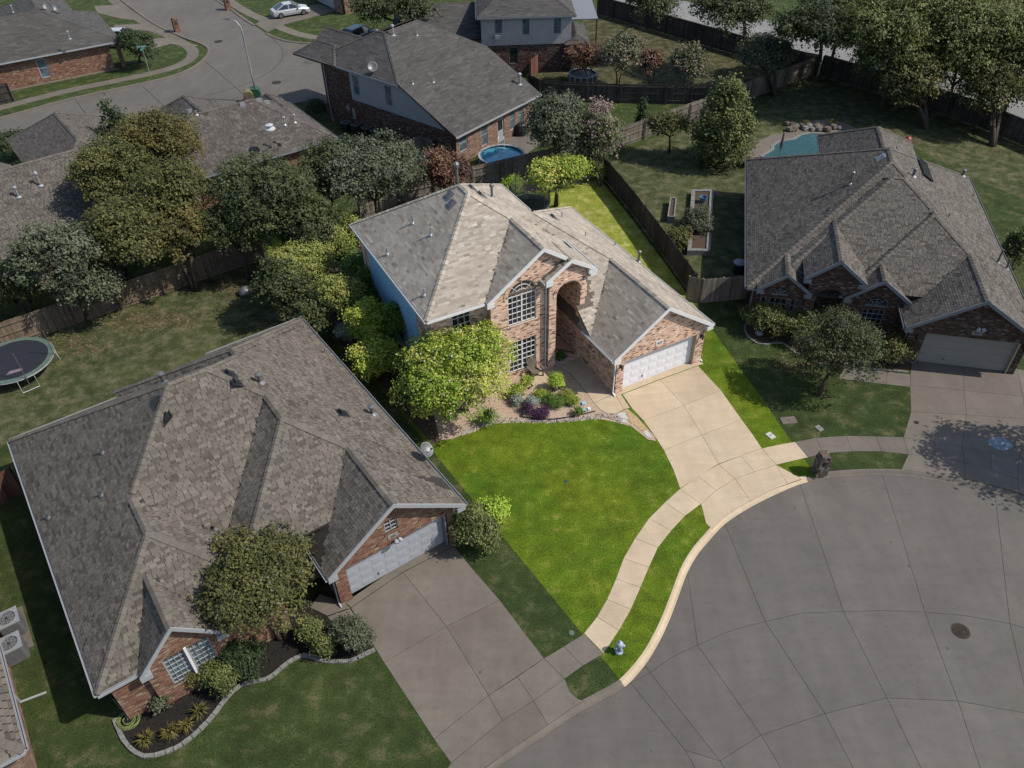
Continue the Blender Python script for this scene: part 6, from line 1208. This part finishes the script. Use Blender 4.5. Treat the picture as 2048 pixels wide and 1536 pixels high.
e = placed('tetherball_pole', 'thin white pole with a teal top beside the rear tree', 'pole', 1097, 418); m = MB(); m.tube([(0, 0, 0), (0, 0, 1.5)], .03, 8); m.build('pole', 'metal_light', e); m = MB(); m.lathe([(.05, 1.5), (.12, 1.55), (.1, 1.62), (0, 1.65)], 10); m.build('cap', 'sky_plastic', e)
# hose coil, edging, boulder
e = placed('garden_hose', 'coiled lime-green garden hose at the corner of the left house bed', 'hose', 258, 1442); m = MB(); rg = random.Random(3); pts = []
for i in range(120): a = i * .42; r = .28 + .12 * math.sin(i * .13) + .05 * rg.random(); pts.append((math.cos(a) * r, math.sin(a) * r * .9, .03 + .0009 * i + .02 * rg.random()))
m.tube(pts, .016, 5); m.build('coil', 'hose_lime', e); p = at(226, 1398, .8) - e.location; m = MB(); m.tube([(.3, .2, .05), tuple(p * .5 + Vector((0, 0, .1))), (p.x, p.y, .8)], .016, 5); m.build('lead', 'hose_lime', e)
def edging(name, label, px, mat, w=.16, l=.36, h=.09):
    pl = smoothline([Vector(A2(*p)) for p in px], 6); o = pl[0]; e = empty(name, (*o, 0), label=label, cat='edging'); acc = 0; st_ = pl[0]; rg = random.Random(6); L = [0]
    for a, b in zip(pl, pl[1:]): L.append(L[-1] + (b - a).length)
    def pos(t):
        for i in range(len(pl) - 1):
            if L[i + 1] >= t: return pl[i].lerp(pl[i + 1], (t - L[i]) / max(1e-6, L[i + 1] - L[i]))
        return pl[-1]
    t = 0
    while t < L[-1] - .1:
        ll = l * rg.uniform(.75, 1.2); a, b = pos(t) - o, pos(min(L[-1], t + ll - .02)) - o; d = (b - a).normalized(); n = Vector((-d.y, d.x)) * w / 2 * rg.uniform(.9, 1.1); hh = h + rg.uniform(-.015, .015); m = MB(); q = [a - n, b - n, b + n, a + n]; m.hexa([(*p, -.02) for p in q] + [(p.x * .99 + (a.x + b.x) * .005, p.y * .99 + (a.y + b.y) * .005, hh) for p in q]); m.build('edging_stone', mat, e); t += ll
edging('stone_edging', 'pale stone edging curving round the left house bed', LB, 'stone_edge'); edging('lawn_edging', 'stone edging round the bed of the right house', RB, 'stone_edge', .12, .5, .06)
# river rock along the front bed of the main house
rk = [Vector(A2(*p)) for p in ((925, 870), (945, 864), (985, 848), (1030, 845), (1090, 846), (1140, 843), (1190, 838), (1215, 836), (1240, 846))]; pl = smoothline(rk, 6); m = MB(); rg = random.Random(9); L = sum((b - a).length for a, b in zip(pl, pl[1:]))
for i in range(1500):
    a = rg.randrange(len(pl) - 1); p = pl[a].lerp(pl[a + 1], rg.random()); d = (pl[a + 1] - pl[a]).normalized(); n = Vector((d.y, -d.x)); p = p - n * rg.uniform(-.02, .36) if n.y < 0 else p + n * rg.uniform(-.02, .36); s_ = rg.uniform(.025, .06); b = len(m.v)
    for k_ in range(5): t = 6.283 * k_ / 5 + rg.random() * .5; m.v.append((p.x + math.cos(t) * s_, p.y + math.sin(t) * s_ * rg.uniform(.7, 1.1), .008))
    m.v.append((p.x, p.y, .012 + s_ * .8)); mi = rg.choice([0, 0, 1, 2])
    for k_ in range(5): m.f.append((b + k_, b + (k_ + 1) % 5, b + 5)); m.m.append(mi); m.t.append(.5)
m.build('river_rock', ['stone_pale', 'stone_white', 'terracotta'], label='river rock border between the front bed and the bright lawn', cat='rocks', kind='stuff')
m = MB(); q = [at(*p, .06) for p in ((1190, 822), (1150, 832), (1110, 838), (1070, 838), (1040, 832))]; m.tube(q, .03, 6); m.build('bed_edging', 'rubber', label='thin black edging strip round the front flower bed', cat='edging')
e = placed('boulder', 'pale rounded boulder under the dark trees in the left back yard', 'rock', 492, 588); m = MB(); m.lathe([(.4, 0), (.5, .2), (.36, .42), (.12, .55), (0, .57)], 9); m.build('stone', 'metal_grey', e, smooth=True)
e = placed('white_pot', 'white stone by the shrubs of the right house bed', 'rock', 1518, 668); m = MB(); m.lathe([(.22, 0), (.26, .12), (.12, .22), (0, .24)], 8); m.build('stone', 'metal_pale', e)
for px, py, lab in ((385, 1372, 'dark pot holding the slender shrub'), (330, 1415, 'black plastic pot beside the brick wall')):
    e = placed('plant_pot', lab, 'pot', px, py); m = MB(); m.lathe([(.16, 0), (.22, .3), (.24, .33), (.19, .33), (.17, .25), (0, .25)], 14); m.build('pot', 'rubber', e)
e = placed('patio_table', 'covered grill on the patio of the rear house', 'grill', 1042, 270); m = MB(); m.lathe([(.45, 0), (.5, .5), (.42, .95), (.2, 1.1), (0, 1.12)], 10); m.build('cover', 'metal_dark', e)
m = MB(); m.prism(P2([(960, 320), (990, 285), (1060, 262), (1085, 285), (1050, 310)]), .0, .02); m.build('rear_patio', 'concrete_dimmed', kind='structure')
e = placed('propane_tank', 'small pale kettle smoker against the far brick wall', 'smoker', 1107, 137); m = MB(); m.lathe([(.25, 0), (.3, .5), (.28, .9), (.1, 1.1), (0, 1.12)], 12); m.build('barrel', 'metal_pale', e)
# patio cover of the top house
e = empty('patio_cover', (*A2(1160, 75), 0), .03, label='flat grey patio cover beside the white-sided house', cat='patio cover'); m = MB(); m.hexa([(-2.2, -2.2, 2.55), (1.6, -2.2, 2.55), (1.6, 4, 2.9), (-2.2, 4, 2.9), (-2.2, -2.2, 2.63), (1.6, -2.2, 2.63), (1.6, 4, 2.98), (-2.2, 4, 2.98)]); m.build('roof_panel', 'metal_pale' if 0 else 'trim_cool', e)
for x in (-2.1, 1.5): part_box('post', 'bark', e, x - .07, x + .07, -2.15, -2.01, 0, 2.56)
# cars
def car(name, label, px, py, rz, paint, suv=False):
    e = placed(name, label, 'car', px, py, rz, group='parked cars'); h = .25 if suv else 0
    X = [-2.3, -2.2, -1.75, -1.0, 0, .9, 1.5, 2.05, 2.28]; T = [.62, .86 + h, .95 + h, .95 + h, .93 + h, .92 + h, .86 + h * .9, .74 + h * .8, .52]; Wd = [.66, .80, .88, .90, .90, .90, .88, .80, .62]; m = MB(); rings = []
    for x, t, w in zip(X, T, Wd): rings.append([(x, -w * .94, .26), (x, -w, .48), (x, -w * .985, t - .14), (x, -w * .86, t), (x, w * .86, t), (x, w * .985, t - .14), (x, w, .48), (x, w * .94, .26)])
    for a, b in zip(rings, rings[1:]):
        for j in range(8): k_ = (j + 1) % 8; m.face([a[j], b[j], b[k_], a[k_]])
    m.face(rings[0]); m.face(rings[-1][::-1]); m.build('body', paint, e, smooth=False)
    zb = .93 + h; zr = 1.42 + h * 1.5; xb, xr0, xr1, xf = (-2.1, -1.8, .3, 1.05) if suv else (-1.85, -.85, .25, 1.15); g = MB(); wb, wr_ = .80, .62
    bl_ = [(xb, -wb, zb), (xf, -wb, zb), (xf, wb, zb), (xb, wb, zb)]; tl = [(xr0, -wr_, zr), (xr1, -wr_, zr), (xr1, wr_, zr), (xr0, wr_, zr)]
    for i in range(4): j = (i + 1) % 4; g.face([bl_[i], bl_[j], tl[j], tl[i]])
    g.build('window_glass', 'glass_dark', e); r_ = MB(); xm = (xr0 + xr1) / 2; r_.hexa([(xr0 - .03, -wr_ - .02, zr - .03), (xr1 + .03, -wr_ - .02, zr - .03), (xr1 + .03, wr_ + .02, zr - .03), (xr0 - .03, wr_ + .02, zr - .03), (xr0 + .1, -wr_ + .1, zr + .04), (xr1 - .1, -wr_ + .1, zr + .04), (xr1 - .1, wr_ - .1, zr + .04), (xr0 + .1, wr_ - .1, zr + .04)])
    for s_ in (-1, 1):
        for p, q in ((bl_[0], tl[0]), (bl_[1], tl[1])): r_.bar((p[0], s_ * wb, p[2]), (q[0], s_ * (wr_ + .01), q[2]), .09, .05, (0, 1, 0))
        r_.bar((xm, s_ * (wb + .01), zb), (xm, s_ * (wr_ + .02), zr), .08, .03, (0, 1, 0))
    r_.build('roof', paint, e)
    for x in (-1.4, 1.38):
        for s_ in (-1, 1):
            t = MB(); t.lathe([(.20, -.10), (.33, -.10), (.34, 0), (.33, .10), (.20, .10)], 18, axis=(0, 1, 0)); o = t.build('wheel', 'rubber', e); o.location = (x, s_ * .83, .34); q = MB(); q.lathe([(.21, -.105), (.21, .105)], 14, axis=(0, 1, 0)); q.build('rim', 'metal_grey', o)
    for s_ in (-1, 1):
        part_box('headlight', 'metal_light', e, 2.05, 2.24, s_ * .6 - .14, s_ * .6 + .14, .56 + h * .7, .68 + h * .7); part_box('tail_light', 'red_plastic', e, -2.27, -2.15, s_ * .66 - .12, s_ * .66 + .12, .68 + h, .82 + h); part_box('mirror', paint, e, .75, .9, s_ * .98 - .09, s_ * .98 + .09, .95 + h, 1.07 + h)
    part_box('number_plate', 'trim_grey', e, -2.33, -2.27, -.22, .22, .56, .68); return e
car('parked_sedan', 'white sedan parked on the driveway at the top', 582, 30, .48, 'paint_white'); car('parked_van', 'white van half hidden behind the clipped round tree', 247, 92, .05, 'paint_white', True); car('parked_truck', 'dark blue vehicle in the tree shade at the top', 722, 84, 1.0, 'paint_navy', True); car('parked_car', 'black car cut off by the top edge', 272, -8, -.35, 'paint_black')

# dry leaves blown under the trees
rng = np.random.default_rng(5); C = []
for px, py, sx, sy, n in ((300, 640, 130, 28, 900), (150, 690, 90, 25, 400), (470, 575, 70, 22, 500), (560, 655, 60, 25, 350), (1850, 275, 90, 18, 300), (1990, 300, 60, 14, 200), (1590, 735, 50, 18, 250), (820, 800, 45, 40, 450), (1250, 190, 80, 8, 150)):
    for x, y in zip(px + rng.normal(size=n) * sx * .5, py + rng.normal(size=n) * sy * .5): p = at(x, y, .02); C.append((p.x, p.y, .02))
C = np.array(C); n = len(C); N = np.tile(np.array([0, 0, 1.0]), (n, 1)) + rng.normal(size=(n, 3)) * .25; L = .05 + .05 * rng.random(n)
link('leaf_litter', quads_mesh('leaf_litter', C, N, L, L * .6, rng.random(n), ['leaf_litter'], None, rng), kind='stuff', label='dry brown leaves scattered on the ground under the trees', cat='leaves')
